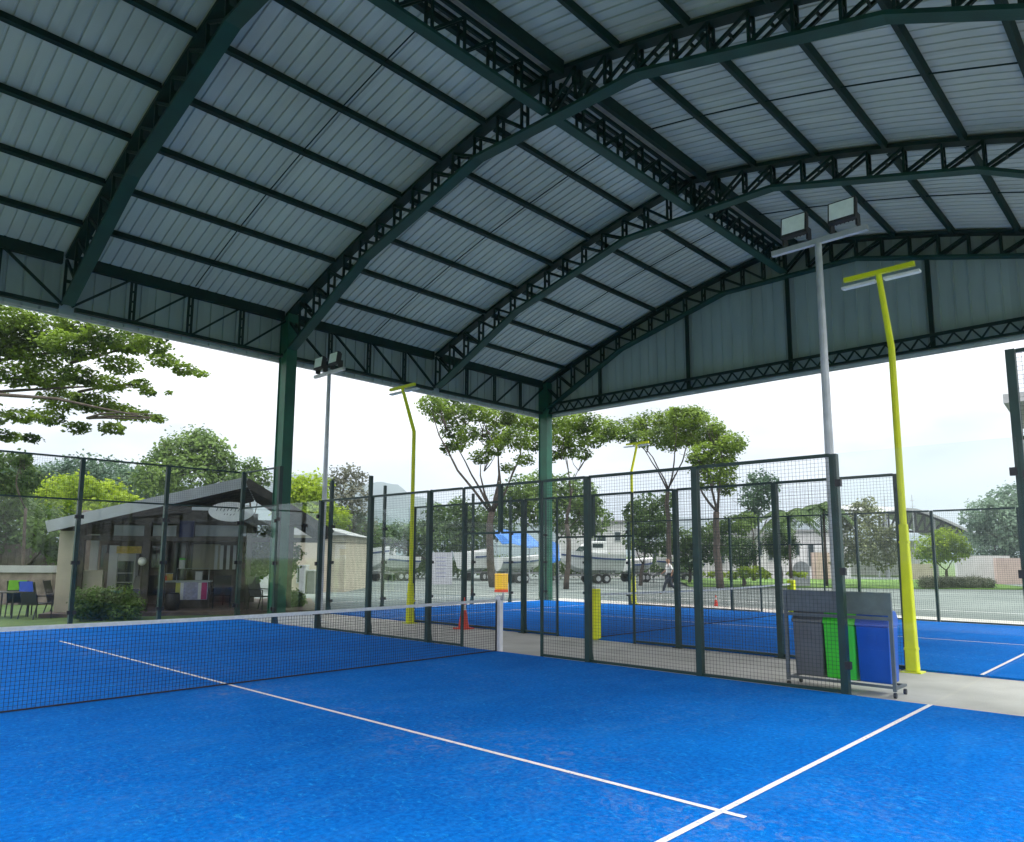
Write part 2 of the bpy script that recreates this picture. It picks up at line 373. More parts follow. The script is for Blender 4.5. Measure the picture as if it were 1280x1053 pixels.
def side(par, x, y_lo, y_hi, fat=True):
    """long side of a cage at x (mesh with two door openings beside the net)"""
    sg = 1 if x > 0 else -1; xo = x+sg*.045; ps = .09 if fat else .06
    for y in (-6, -4, -2, 2, 4, 6):
        if y_lo <= y <= y_hi: post(par, xo, y, 3.0, ps, .10)
    for y in (-1, 1): post(par, xo, y, 3.0 if y < 0 and fat else 3.0, .04, .04, foot=False, name='door_post')
    post(par, xo, 0, 3.0, .07, .07, foot=False, name='hanging_post', z0=2.12)
    segs = [(-6, -4), (-4, -2), (-2, -1), (1, 2), (2, 4), (4, 6)]
    for a, b in segs:
        if a < y_lo-.01 or b > y_hi+.01: continue
        add_panel(par, xo, 'y', a, b, .03, 3.0); rail(par, 'y', xo, a+.05, b-.05, .02); rail(par, 'y', xo, a+.05, b-.05, 2.99, .045, .045)
    for a, b in ((-1, 0), (0, 1)):
        add_panel(par, xo, 'y', a, b, 2.12, 3.0); rail(par, 'y', xo, a+.03, b-.03, 2.11); rail(par, 'y', xo, a+.03, b-.03, 2.99, .045, .045)
    for s_ in (-1, 1):
        if s_ < 0 and y_lo > -7 or s_ > 0 and y_hi < 7: continue
        for y in (8, 10): post(par, xo, s_*y, 4.0, ps, .10)
        a, b = sorted((s_*6, s_*8)); add_glass(par, x, 'y', a, b, .01, 3.0)
        a, b = sorted((s_*8, s_*10)); add_glass(par, x, 'y', a, b, .01, 2.96)
        yield xo, a, b
cage = thing('court_fence', 'dark green mesh and glass fence enclosing the near blue padel court', 'fence')
for xo, a, b in side(cage, 5, -10, 10):
    add_panel(cage, xo, 'y', a, b, 3.0, 4.0); rail(cage, 'y', xo, a+.05, b-.05, 2.99); rail(cage, 'y', xo, a+.05, b-.05, 3.98)
for i, xx in enumerate(range(-5, 5, 2)):
    if xx > -5: post(cage, xx, 10.045, 4.0, .09, .10, 'x')
    add_glass(cage, 10, 'x', xx, xx+2, .01, 2.96); add_panel(cage, 10.045, 'x', xx, xx+2, 3.0, 4.0)
    rail(cage, 'x', 10.045, xx+.05, xx+1.95, 2.99); rail(cage, 'x', 10.045, xx+.05, xx+1.95, 3.98)
cage2 = thing('court_fence', 'black mesh and glass fence around the far blue padel court, behind the concrete strip', 'fence', CO2)
for xo, a, b in side(cage2, -5, -6, 10): pass
for xo, a, b in side(cage2, 5, -10, 10, False): pass
for i, xx in enumerate(range(-5, 5, 2)):
    if xx > -5: post(cage2, xx, 10.045, 4.0, .07, .09, 'x')
    add_glass(cage2, 10, 'x', xx, xx+2, .01, 2.96); rail(cage2, 'x', 10.045, xx+.05, xx+1.95, 2.10, .02, .02)

# nets
def net(o, label, yellow):
    t = thing('padel_net', label, 'net', o)
    hz = lambda x: .88+.04*(abs(x)/5)**1.5
    b = MB(); n = 230; r = .0017
    xs = [-4.93+9.86*i/n for i in range(n+1)]
    for x in xs: b.box(x-r, x+r, -r, r, .02, hz(x)-.03)
    for j in range(20):
        z = .02+j*.0425
        b.box(-4.93, 4.93, r, r*3, z-r, z+r)
    b.build('net_mesh', M['net'], t, kind='stuff')
    MB().box(-4.95, 4.95, -.008, .008, .006, .022).build('bottom_cord_shadow', M['net'], t)  # dark strip: bottom cord that also stands in for the net's ground shadow
    b = MB()
    m_ = 16
    for i in range(m_):
        x0 = -4.95+9.9*i/m_; x1 = -4.95+9.9*(i+1)/m_
        for yy in (-.012, .0125):
            b.poly([(x0, yy, hz(x0)-.045), (x1, yy, hz(x1)-.045), (x1, yy, hz(x1)), (x0, yy, hz(x0))], [(0, 1, 2, 3)])
        b.poly([(x0, -.012, hz(x0)), (x1, -.012, hz(x1)), (x1, .0125, hz(x1)), (x0, .0125, hz(x0))], [(0, 1, 2, 3)])
    b.build('net_tape', M['tape'], t)
    for s_ in (-1, 1):
        x = s_*5.03
        if yellow:
            MB().box(x-.10, x+.10, -.10, .10, -.02, 1.02).build('post_padding', M['pad'], t, bevel=.02)
            MB().box(x-.03, x+.03, -.03, .03, 1.02, 1.07).build('post', M['galv'], t)
        else:
            p = MB().box(x-.045, x+.045, -.05, .05, -.03, .98).box(x-.08, x+.08, -.09, .09, -.03, -.015).build('post', M['white'], t, bevel=.008)
            MB().tube([(x, -.08, .93), (x, .08, .93)], [.035, .035], 10).box(x-.012, x+.012, -.10, -.08, .93, 1.03).build('winder', M['galv'], p)
            MB().box(x-s_*.085-.012, x-s_*.085+.012, -.012, .012, -.02, .90).build('net_rod', M['black'], t)
    return t
net(Vector((0, 0, 0)), 'black padel net with white top tape across the near blue court', False)
net(CO2, 'black net with yellow padded posts across the far blue court', True)

# ------------------------------------------------------------------ roofed shed over the courts
H_ = 10.6
def prof(y): t = abs(y)/H_; return 12.05-1.6*t-1.4*t*t
_bp = [(0, 11.05), (2.2, 10.92), (6.6, 9.74), (10.5, 7.80)]
def botp(y):
    y = abs(y)
    for (a, za), (b, zb) in zip(_bp, _bp[1:]):
        if y <= b: return za+(zb-za)*(y-a)/(b-a)
    return _bp[-1][1]
shed = thing('court_canopy', 'large open steel shed roof of green trusses and grey metal sheets over both courts', 'shed')
FR = [-5.5, .5, 6.5, 12.5, 18.5]
# roof sheets: one corrugated sheet eave to ridge, shared
def sheet_me(sg):
    b = MB(); cs = [(0, 0), (.10, 0), (.112, .04), (.138, .04), (.15, 0), (.353, 0), (.365, .04), (.391, .04), (.403, 0), (.607, 0), (.619, .04), (.645, .04), (.657, 0), (.765, 0)]
    ys = [0.03, 1.8, 3.6, 5.4, 7.2, 9.0, 11.05]; n = len(cs)
    for y in ys:
        for x, z in cs: b.v.append((x, sg*y, prof(y)+z))
    for i in range(len(ys)-1):
        for k in range(n-1):
            a = i*n+k; f = (a, a+1, a+1+n, a+n); b.f.append(f if sg > 0 else f[::-1])
    return b.mesh('roof_sheet', M['sheet'])
for sg in (1, -1):
    me = sheet_me(sg)
    for i in range(33): put('roof_sheet', me, shed, (-6.1+.76*i, 0, .0015*(i % 2)))
MB().prism([(-.35, 11.99), (0, 12.09), (.35, 11.99), (0, 12.13)], -6.1, 19.0, 'x').build('ridge_cap', M['trim'], shed)
# eave and gable cladding
me = MB(); cs = [(0, 0), (.16, 0), (.175, .035), (.205, .035), (.22, 0), (.54, 0), (.555, .035), (.585, .035), (.60, 0), (.765, 0)]
def clad_me(z0, ztop):
    b = MB()
    for z in (0, 1):
        for x, y in cs: b.v.append((x, y, z0 if z == 0 else ztop(x)))
    n = len(cs)
    for k in range(n-1): b.f.append((k, k+1, k+1+n, k+n))
    return b.mesh('wall_sheet', M['clad'])
em = clad_me(7.62, lambda x: 9.12)
for i in range(32):
    put('wall_sheet', em, shed, (-5.9+.76*i, 10.80+.003*(i % 2), 0))
    put('wall_sheet', em, shed, (-5.14+.76*i, -10.80-.003*(i % 2), 0), (0, 0, math.pi))
for X in (18.72, -5.72):
    for i in range(28):
        y0 = -10.64+.76*i
        put('wall_sheet', clad_me(7.62, lambda x: prof(y0+x)-.03), shed, (X+(.003*(i % 2)), y0, 0), (0, 0, math.pi/2))
MB().box(-5.85, 18.85, 10.845, 10.87, 7.55, 7.66).box(-5.85, 18.85, 10.76, 10.845, 7.55, 7.575).build('eave_trim', M['trim'], shed)
MB().box(-5.85, 18.85, -10.87, -10.845, 7.55, 7.66).build('eave_trim', M['trim'], shed)
MB().box(18.76, 18.79, -10.84, 10.84, 7.55, 7.66).build('eave_trim', M['trim'], shed)
# columns
for X in (-5.5, 6.5, 18.5):
    for Y in (10.5, -10.5):
        c = MB()
        c.box(X-.17, X+.17, Y-.225, Y-.20, -.03, 9.0).box(X-.17, X+.17, Y+.20, Y+.225, -.03, 9.0).box(X-.135, X+.135, Y-.2, Y+.2, -.03, 8.99)
        c.box(X-.28, X+.28, Y-.32, Y+.32, -.03, .0)
        c.build('column', M['column'], shed)
# arch trusses
def arch(X, full=True):
    N_ = 14; ys = [ -10.5+21*i/(2*N_) for i in range(2*N_+1)]
    b = MB()
    for a, c in zip(ys, ys[1:]):
        b.bar((X, a, prof(a)-.11), (X, c, prof(c)-.11), .28, .09)
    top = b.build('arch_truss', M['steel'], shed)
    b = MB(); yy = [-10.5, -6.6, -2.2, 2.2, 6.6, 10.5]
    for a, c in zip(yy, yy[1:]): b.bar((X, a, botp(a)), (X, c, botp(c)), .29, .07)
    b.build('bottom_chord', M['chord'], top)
    for i, y in enumerate(ys):
        z1 = prof(y)-.18; z0 = botp(y)+.04
        b = MB()
        for s_ in (-.10, .10): b.bar((X+s_, y, z0), (X+s_, y, z1), .05, .06)
        b.bar((X-.10, y, (z0+z1)/2), (X+.10, y, (z0+z1)/2), .03, .08)
        b.build('brace', M['steel'], top)
        if i < len(ys)-1:
            if y > -.01: p0 = (y, botp(y)+.04); p1 = (ys[i+1], prof(ys[i+1])-.18)
            else: p0 = (ys[i+1], botp(ys[i+1])+.04); p1 = (y, prof(y)-.18)
            b = MB()
            for s_ in (-.095, .095): b.bar((X+s_, *p0), (X+s_, *p1), .05, .06)
            mid = ((p0[0]+p1[0])/2, (p0[1]+p1[1])/2); b.bar((X-.095, *mid), (X+.095, *mid), .03, .07)
            b.build('brace', M['steel'], top)
    return top
for X in FR: arch(X)
# purlins, sag rods
PY = [.42, 1.88, 3.42, 4.95, 6.48, 7.93, 9.35]
_pm = MB().box(.15, 5.85, -.03, .03, -.17, -.02).box(.15, 5.85, .03, .065, -.17, -.158).mesh('purlin', M['steel'])
_bigp = MB().box(.19, 5.81, -.05, .05, -.34, -.03).mesh('ridge_beam', M['steel'])
for X in FR[:-1]:
    for y in PY:
        for s_ in (1, -1):
            if y == .42 and s_ < 0:
                put('ridge_beam', _bigp, shed, (X, s_*.48, prof(.45))); continue
            ang = math.atan((prof(y+.1)-prof(y-.1))/.2)*s_
            put('purlin', _pm, shed, (X, s_*y, prof(y)), (ang, 0, 0))
    for s_ in (1, -1):
        b = MB(); pts = [(X+3, s_*y, prof(y)-.12) for y in [.5]+PY[1:]+[10.3]]
        b.tube(pts, [.016]*len(pts), 6).build('sag_rod', M['steel'], shed)
# eave trusses (12 m span, diagonals rising towards the columns), one per bay
for X0, up in ((-5.5, False), (.5, True), (6.5, False), (12.5, True)):
    for Y in (10.5, -10.5):
        s_ = 1 if Y > 0 else -1; yy = Y+s_*.05
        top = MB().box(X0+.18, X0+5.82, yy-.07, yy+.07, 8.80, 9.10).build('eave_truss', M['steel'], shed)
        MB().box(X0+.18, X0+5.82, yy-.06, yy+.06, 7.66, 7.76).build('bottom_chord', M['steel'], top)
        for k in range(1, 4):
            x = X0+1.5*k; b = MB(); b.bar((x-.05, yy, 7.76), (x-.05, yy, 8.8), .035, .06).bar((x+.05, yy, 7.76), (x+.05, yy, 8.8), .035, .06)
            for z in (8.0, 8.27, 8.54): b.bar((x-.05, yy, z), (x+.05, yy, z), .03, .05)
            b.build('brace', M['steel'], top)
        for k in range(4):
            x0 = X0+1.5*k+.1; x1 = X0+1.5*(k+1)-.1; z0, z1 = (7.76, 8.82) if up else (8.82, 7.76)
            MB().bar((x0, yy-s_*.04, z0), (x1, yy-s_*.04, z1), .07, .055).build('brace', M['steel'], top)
# ridge truss along the building
for X0 in FR[:-1]:
    b = MB()
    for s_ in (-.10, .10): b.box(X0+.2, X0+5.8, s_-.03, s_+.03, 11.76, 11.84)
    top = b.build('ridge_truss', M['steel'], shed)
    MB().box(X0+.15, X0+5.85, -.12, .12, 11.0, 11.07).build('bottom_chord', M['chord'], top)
    n = 7
    for k in range(n+1):
        x = X0+.22+5.56*k/n
        b = MB()
        for s_ in (-.09, .09): b.bar((x, s_, 11.07), (x, s_, 11.77), .05)
        b.bar((x, -.09, 11.42), (x, .09, 11.42), .03, .07); b.build('brace', M['steel'], top)
        if k < n:
            x2 = X0+.22+5.56*(k+1)/n; z0, z1 = (11.07, 11.77)
            b = MB()
            for s_ in (-.085, .085): b.bar((x, s_, z0), (x2, s_, z1), .05)
            b.build('brace', M['steel'], top)
# gable tie truss and girts
for X in (18.5, -5.5):
    top = MB().box(X-.05, X+.05, -10.3, 10.3, 8.02, 8.10).build('gable_tie', M['steel'], shed)
    MB().box(X-.05, X+.05, -10.3, 10.3, 7.64, 7.72).build('bottom_chord', M['steel'], top)
    n = 46
    for k in range(n):
        y0 = -10.3+20.6*k/n; y1 = y0+20.6/n; ym = (y0+y1)/2
        MB().bar((X, y0, 7.72), (X, ym, 8.02), .045).bar((X, ym, 8.02), (X, y1, 7.72), .045).build('brace', M['steel'], top)
    for y in (-8.1, -4.15, 0, 3.75, 7.7):
        MB().box(X+.05, X+.13, y-.06, y+.06, 7.66, botp(y)).build('gable_post', M['steel'], top)

# ------------------------------------------------------------------ lamp posts
def yellow_pole(x, y, label, padh=1.0, sx=-1):
    t = thing('court_light', label, 'light pole', (x, y, 0), 0, 'yellow light poles beside the far court')
    MB().tube([(0, 0, -.03), (0, 0, 5.0), (.43*sx, 0, 6.12)], [.054, .052, .045], 10).build('pole', M['yellow'], t, smooth=False)
    MB().box(-.14, .14, -.14, .14, -.03, -.012).build('base_plate', M['yellow'], t)
    b = MB(); k = .085
    b.poly([(-k,-k,-.01),(k,-k,-.01),(k,k,-.01),(-k,k,-.01),(-.058,-.058,padh),(.058,-.058,padh),(.058,.058,padh),(-.058,.058,padh)],
           [(0,3,2,1),(4,5,6,7),(0,1,5,4),(1,2,6,5),(2,3,7,6),(3,0,4,7)])
    pd = b.build('padding', M['pad'], t, bevel=.02)
    for z in (.30, padh-.3):
        kw = .089-(.027*z/padh); MB().box(-kw, kw, -kw, kw, z, z+.035).build('strap', M['yellow'], pd)
    MB().box(.08, .15, -.02, .02, .52, .56).build('strap_tail', M['yellow'], pd)
    hx = .43*sx
    MB().bar((hx, -.52, 6.14), (hx, .52, 6.14), .07, .07).build('cross_bar', M['yellow'], t)
    for s_ in (-1, 1):
        l_ = MB().box(hx+.06*sx, hx+.20*sx if sx > 0 else hx-.02, .05*s_ if s_ > 0 else -.62, .62 if s_ > 0 else -.05, 5.98, 6.03)
        l_ = MB(); x0, x1 = sorted((hx+.0*sx, hx-.12*sx)); y0, y1 = sorted((s_*.06, s_*.58)); l_.box(x0, x1, y0, y1, 6.01, 6.05)
        f = l_.build('led_lamp', M['white'], t, bevel=.01)
        MB().box(x0+.02, x1-.02, y0+.03, y1-.03, 6.004, 6.009).build('lens', M['lens'], f)
    return t
yellow_pole(7.79, -6.02, 'tall yellow light pole standing right of the recycling bins', 2.2)
yellow_pole(7.66, 5.80, 'tall yellow light pole on the concrete strip left of the traffic cone', 1.0)
yellow_pole(19.0, 6.55, 'tall yellow light pole beyond the far court, in front of the boats', 1.0, 1)

def flood_pole(x, y, label, h=6.55, rz=0):
    t = thing('floodlight_pole', label, 'light pole', (x, y, 0), rz, 'grey twin floodlight poles')
    MB().tube([(0, 0, -.03), (0, 0, 3.1), (0, 0, h)], [.062, .062, .05], 12).box(-.16, .16, -.16, .16, -.03, -.012).build('pole', M['galv'], t)
    MB().box(-.04, .04, -.72, .72, h, h+.08).build('cross_bar', M['galv'], t)
    for s_ in (-.42, .30):
        a = MB(); 
        a.box(-.05, .05, -.20, .20, -.17, .17)
        for k in range(7): a.box(.05, .10, -.18+.057*k, -.16+.057*k, -.15, .15)
        fl = a.build('floodlight', M['black'], t, bevel=.008); fl.location = (-.12, s_, h+.34); fl.rotation_euler = (0, math.radians(8), 0)
        MB().box(-.056, -.0505, -.175, .175, -.125, .145).build('lens', M['lens'], fl)
        MB().box(-.12, .02, s_-.2, s_-.17, h+.08, h+.28).build('bracket', M['black'], t); MB().box(-.12, .02, s_+.17, s_+.2, h+.08, h+.28).build('bracket', M['black'], t)
    return t
flood_pole(6.3, -5.5, 'tall grey pole with two floodlights rising behind the bins', 6.42)
flood_pole(6.15, 7.64, 'distant grey pole with two floodlights beside the green column', 6.6, math.radians(0))

# ------------------------------------------------------------------ bins on a wheeled stand
st = thing('bin_stand', 'grey wheeled steel stand with back board holding three recycling bins', 'bin stand', (5.30, -5.83, 0))
b = MB()     # runs along y, front faces the court (-x)
for y in (-.66, .66):
    b.box(-.02, .02, y-.02, y+.02, .05, 1.24).box(.02, .42, y-.018, y+.018, .07, .10)
b.box(-.018, .018, -.64, .64, .90, .94).box(-.015, .015, -.64, .64, .08, .11).box(.39, .42, -.64, .64, .072, .098)
b.box(-.018, .018, -.64, .64, 1.215, 1.24)
b.build('frame', M['perf'], st)
MB().box(-.006, .006, -.64, .64, .96, 1.215).build('back_board', M['perf'], st)
for x in (0, .40):
    for y in (-.66, .66):
        MB().tube([(x, y-.015, .0), (x, y+.015, .0)], [.035, .035], 12).build('wheel', M['black'], st).location = (0, 0, .005)
def bin_(y, m, label):
    t = thing('recycling_bin', label, 'bin', (5.555, y, 0), 0, 'recycling bins on the stand')
    k = MB(); a0, a1, b0, b1 = -.17, .17, -.185, .185
    k.poly([(a0,b0,.115),(a1,b0,.115),(a1,b1,.115),(a0,b1,.115),(a0-.02,b0-.012,.81),(a1+.02,b0-.012,.81),(a1+.02,b1+.012,.81),(a0-.02,b1+.012,.81)],
           [(0,3,2,1),(4,5,6,7),(0,1,5,4),(1,2,6,5),(2,3,7,6),(3,0,4,7)])
    k.build('body', m, t, bevel=.02)
    lid = MB().prism([(-.205, .81), (.205, .81), (.205, .90), (.12, 1.0), (-.08, 1.01), (-.205, .84)], -.205, .205)
    ld = lid.build('lid', m, t, bevel=.015)
    MB().bar((-.199, 0, .862), (-.098, 0, 1.0), .26, .012).build('flap', m, ld)
    MB().box(-.199, -.193, -.05, .05, .60, .70).build('label_plate', m, t)
    return t
bin_(-5.42, M['binK'], 'dark grey recycling bin at the left end of the wheeled stand')
bin_(-5.83, M['binG'], 'bright green recycling bin in the middle of the wheeled stand')
bin_(-6.24, M['binB'], 'blue recycling bin at the right end of the wheeled stand')

# ------------------------------------------------------------------ traffic cones
def cone(x, y, h, label, z=-.03):
    t = thing('traffic_cone', label, 'traffic cone', (x, y, z), 0, 'red traffic cones'); k = h/.7
    MB().box(-.17*k, .17*k, -.17*k, .17*k, 0, .03*k).build('base', M['cone'], t)
    MB().tube([(0, 0, .03*k), (0, 0, .42*k)], [.125*k, .062*k], 16).tube([(0, 0, .54*k), (0, 0, .7*k)], [.044*k, .022*k], 16).build('cone', M['cone'], t, smooth=False)
    MB().tube([(0, 0, .42*k), (0, 0, .54*k)], [.062*k, .044*k], 16).build('band', M['white'], t)
cone(7.62, 3.72, .74, 'red traffic cone with white band on the concrete strip beyond the net post')
cone(20.0, 3.7, .42, 'small orange traffic cone far behind the second court net', -.05)

# ------------------------------------------------------------------ vegetation
def leaves(blobs, size, dens=2.2, seed=1, flat=.0, elong=1.):
    """blobs: (centre, rx, rz) -> leaf quads spread through each clump's shell and volume"""
    g = np.random.default_rng(seed); V = []
    for c, rx, rz in blobs:
        n = int(dens*4*math.pi*rx*(rx+rz)/2/(size*size)*2.1)+8
        d = g.normal(size=(n, 3)); d /= np.linalg.norm(d, axis=1)[:, None]
        r = g.uniform(.35, 1.08, n)**.6
        far = g.random(n) < .14; r = np.where(far, g.uniform(.95, 1.32, n), r)
        # ragged outline: sub-lobes push some directions out, others in
        k = g.normal(size=(5, 3)); k /= np.linalg.norm(k, axis=1)[:, None]
        lob = np.max(d@k.T, axis=1); r *= .85+.40*lob
        p = d*r[:, None]*np.array([rx, rx, rz])+np.array(c)
        nm = g.normal(size=(n, 3)); nm[:, 2] = np.abs(nm[:, 2])+flat; nm += d*.6; nm /= np.linalg.norm(nm, axis=1)[:, None]
        a = np.cross(nm, g.normal(size=(n, 3))); a /= np.linalg.norm(a, axis=1)[:, None]; bb = np.cross(nm, a)
        s = size*g.uniform(.6, 1.3, n)[:, None]
        V.append(np.stack([p-a*s*.5*elong, p-bb*s*.32+nm*s*.05, p+a*s*.5*elong, p+bb*s*.32+nm*s*.05], 1))
    V = np.concatenate(V); n = len(V)
    me = bpy.data.meshes.new('crown'); me.vertices.add(n*4); me.vertices.foreach_set('co', V.reshape(-1).astype(np.float32))
    me.loops.add(n*4); me.loops.foreach_set('vertex_index', np.arange(n*4, dtype=np.int32))
    me.polygons.add(n); me.polygons.foreach_set('loop_start', np.arange(0, n*4, 4, dtype=np.int32)); me.polygons.foreach_set('loop_total', np.full(n, 4, np.int32))
    me.update(); me.validate(); return me
def limb(b, p0, p1, r0, r1, seed=0, n=5, bend=.12):
    g = random.Random(seed); p0 = Vector(p0); p1 = Vector(p1); L_ = (p1-p0).length; pts = []; rr = []
    off = Vector((g.uniform(-1, 1), g.uniform(-1, 1), g.uniform(-.2, .5)))*L_*bend
    for i in range(n+1):
        t = i/n; pts.append(p0.lerp(p1, t)+off*math.sin(math.pi*t)+Vector((g.uniform(-1, 1), g.uniform(-1, 1), 0))*L_*.015); rr.append(r0+(r1-r0)*t)
    b.tube(pts, rr, 7)
def tree(name, label, base, blobs, lm, leaf=.2, dens=2.2, trunk_r=.2, fork=None, seed=1, cat='tree', group=None, limbs=None, flat=.3, trunk=True, stems=1, lean=0):
    """base: world point; blobs in world coords"""
    t = thing(name, label, cat, base, 0, group); B = Vector(base)
    loc = [((Vector(c)-B)[:], rx, rz) for c, rx, rz in blobs]
    me = leaves(loc, leaf, dens, seed, flat); me.materials.append(lm); put('crown', me, t)
    if trunk:
        b = MB(); zs = sorted(loc, key=lambda q: q[0][2]); mz = sum(q[0][2] for q in loc)/len(loc); mxx = sum(q[0][0] for q in loc)/len(loc); myy = sum(q[0][1] for q in loc)/len(loc)
        fk = Vector(fork)-B if fork is not None else Vector((mxx*.3, myy*.3, max(.5, (zs[0][0][2]-zs[0][2])*.7)))
        g = random.Random(seed)
        for s_ in range(stems):
            o = Vector((g.uniform(-.3, .3), g.uniform(-.3, .3), 0))*(stems > 1)
            limb(b, o+Vector((0, 0, -.1)), fk+o*1.5, trunk_r, trunk_r*.72, seed+s_, 6, .05)
            if stems > 1: pass
        for i, (c, rx, rz) in enumerate(loc):
            if i % stems or stems == 1: pass
            if i % (7 if flat > .85 else 4) and len(loc) > 6: continue
            limb(b, fk, Vector(c)-Vector((0, 0, rz*.3)), trunk_r*.34, trunk_r*.06, seed*31+i, 6, .16)
            for q in range(4):
                e = Vector(c)+Vector((g.uniform(-1, 1)*rx*2.2, g.uniform(-1, 1)*rx*2.2, g.uniform(-.2, .9)*rz))*.8
                limb(b, fk.lerp(Vector(c), .75), e, trunk_r*.14, trunk_r*.04, seed*77+i*5+q, 3, .1)
        b.build('trunk', M['bark'], t, smooth=True)
    return t
def px(lst, d, seed=0, spread=1., fl=1.):
    """clumps given as photo position and radius (pixels) at distance d"""
    g = random.Random(seed); out = []
    for q in lst:
        u, v, r = q[:3]; ff = q[3] if len(q) > 3 else fl
        dd = d+g.uniform(-1, 1)*spread; c = P(u, v, dd); R_ = r*d/FPX*1.12
        out.append((c, R_, R_*ff))
    return out

# 1 overhanging rain tree top left
bl = px([(15, 398, 26), (55, 412, 26), (95, 405, 20), (5, 430, 30), (45, 440, 28), (90, 432, 26), (128, 422, 22), (160, 432, 22), (190, 430, 18), (150, 455, 18),
         (205, 450, 15), (230, 462, 12), (250, 468, 8), (20, 468, 20), (60, 472, 24), (100, 470, 18), (135, 480, 16), (80, 500, 22), (120, 505, 20), (150, 515, 17),
         (178, 520, 12), (198, 524, 7), (60, 522, 16), (98, 535, 12), (140, 535, 12), (25, 520, 14), (10, 545, 12), (38, 548, 9), (175, 480, 10), (185, 490, 8), (210, 491, 4), (170, 414, 14), (-30, 420, 40), (-60, 470, 40), (-40, 520, 30)], 27, 3, 1.6, .5)
tb = G(-170, 28, -.09)
tree('rain_tree', 'big rain tree whose feathery branches hang over the sky at top left', tb, bl, L_rain, .17, 2.5, .35, P(-130, 520, 28), 3, flat=.9)
# trees on the left skyline
tree('round_tree', 'rounded grey green tree rising behind the pavilion roof', G(235, 52, -.09), px([(205, 585, 24), (235, 568, 26), (262, 565, 24), (280, 582, 18), (215, 565, 16), (250, 552, 16), (190, 600, 18), (240, 600, 30), (280, 600, 20)], 52, 5, 2, .85), L_mid, .3, 1.9, .3, seed=5)
tree('small_tree', 'slim light green treetop just left of the green column', G(316, 50, -.09), px([(315, 582, 9), (312, 592, 9), (322, 600, 14), (300, 606, 14)], 50, 6, 1, .9), L_mid, .25, 1.8, .15, seed=6)
tree('hedge_tree', 'row of grey green trees behind the left part of the fence', G(130, 58, -.09), px([(60, 600, 22), (100, 590, 20), (135, 592, 20), (160, 605, 22), (30, 598, 20), (85, 612, 30), (180, 612, 26), (130, 615, 30), (0, 600, 24)], 58, 7, 2, .8), L_blue, .32, 1.8, .25, seed=7)
tree('flowering_tree', 'bright yellow green leafy tree behind the left end of the pavilion', G(90, 36, -.09), px([(50, 622, 20), (75, 612, 18), (105, 610, 18), (135, 618, 18), (155, 628, 13), (30, 632, 18), (90, 628, 24), (125, 634, 20), (60, 645, 22), (20, 610, 14)], 36, 8, 1.5, .75), L_bright, .22, 2.2, .2, seed=8)
tree('dark_tree', 'dark shady tree at the far left edge behind the chairs', G(15, 30, -.09), px([(10, 590, 22), (0, 620, 26), (35, 600, 12), (20, 650, 30), (60, 665, 24), (-10, 680, 34), (40, 690, 26), (75, 690, 16)], 30, 9, 1.5, .9), L_dark, .2, 2.2, .25, seed=9)
tree('palm_like_tree', 'small dark tree beside the left fence post', G(30, 27, -.09), px([(30, 572, 8, .6), (25, 580, 8, .6)], 27, 19, .3, .7), L_dark, .2, 2, .07, seed=19)
tree('green_tree', 'fresh green tree between the green column and the grey pole', G(385, 45, -.09), px([(375, 612, 18), (392, 612, 18), (385, 630, 20), (405, 640, 18), (365, 635, 16), (420, 650, 16)], 45, 10, 1.5, .9), L_bright, .24, 2, .2, seed=10)
tree('sparse_tree', 'thin brownish grey tree rising beside the blue hill', G(432, 52, -.09), px([(425, 595, 11), (440, 590, 9), (452, 600, 9), (415, 605, 8), (430, 612, 14), (448, 618, 12), (425, 632, 14), (445, 640, 14), (430, 655, 16), (455, 660, 14)], 52, 11, 1.5, .9), L_grey, .22, 1.1, .2, seed=11)
tree('green_tree', 'broad green tree behind the cream building', G(400, 60, -.09), px([(395, 650, 22), (425, 660, 22), (450, 668, 18), (470, 672, 14), (370, 650, 20)], 60, 12, 2, .8), L_mid, .3, 1.9, .2, seed=12)
tree('hedge_tree', 'dark row of trees below the hill beside the yellow pole', G(540, 62, -.09), px([(480, 672, 16), (500, 668, 16), (525, 668, 18), (550, 660, 16), (575, 652, 18), (600, 650, 18), (560, 672, 20), (590, 672, 20), (520, 685, 18), (620, 660, 18), (545, 640, 12), (575, 634, 12)], 62, 13, 2, .8), L_dark, .32, 1.9, .25, seed=13)
tree('green_tree', 'pale green tree behind the far green corner column', G(690, 58, -.09), px([(650, 615, 18), (675, 608, 18), (700, 612, 18), (725, 622, 20), (640, 632, 18), (670, 635, 22), (710, 645, 24), (745, 650, 16), (735, 632, 14)], 58, 14, 2, .85), L_mid, .3, 1.8, .2, seed=14)
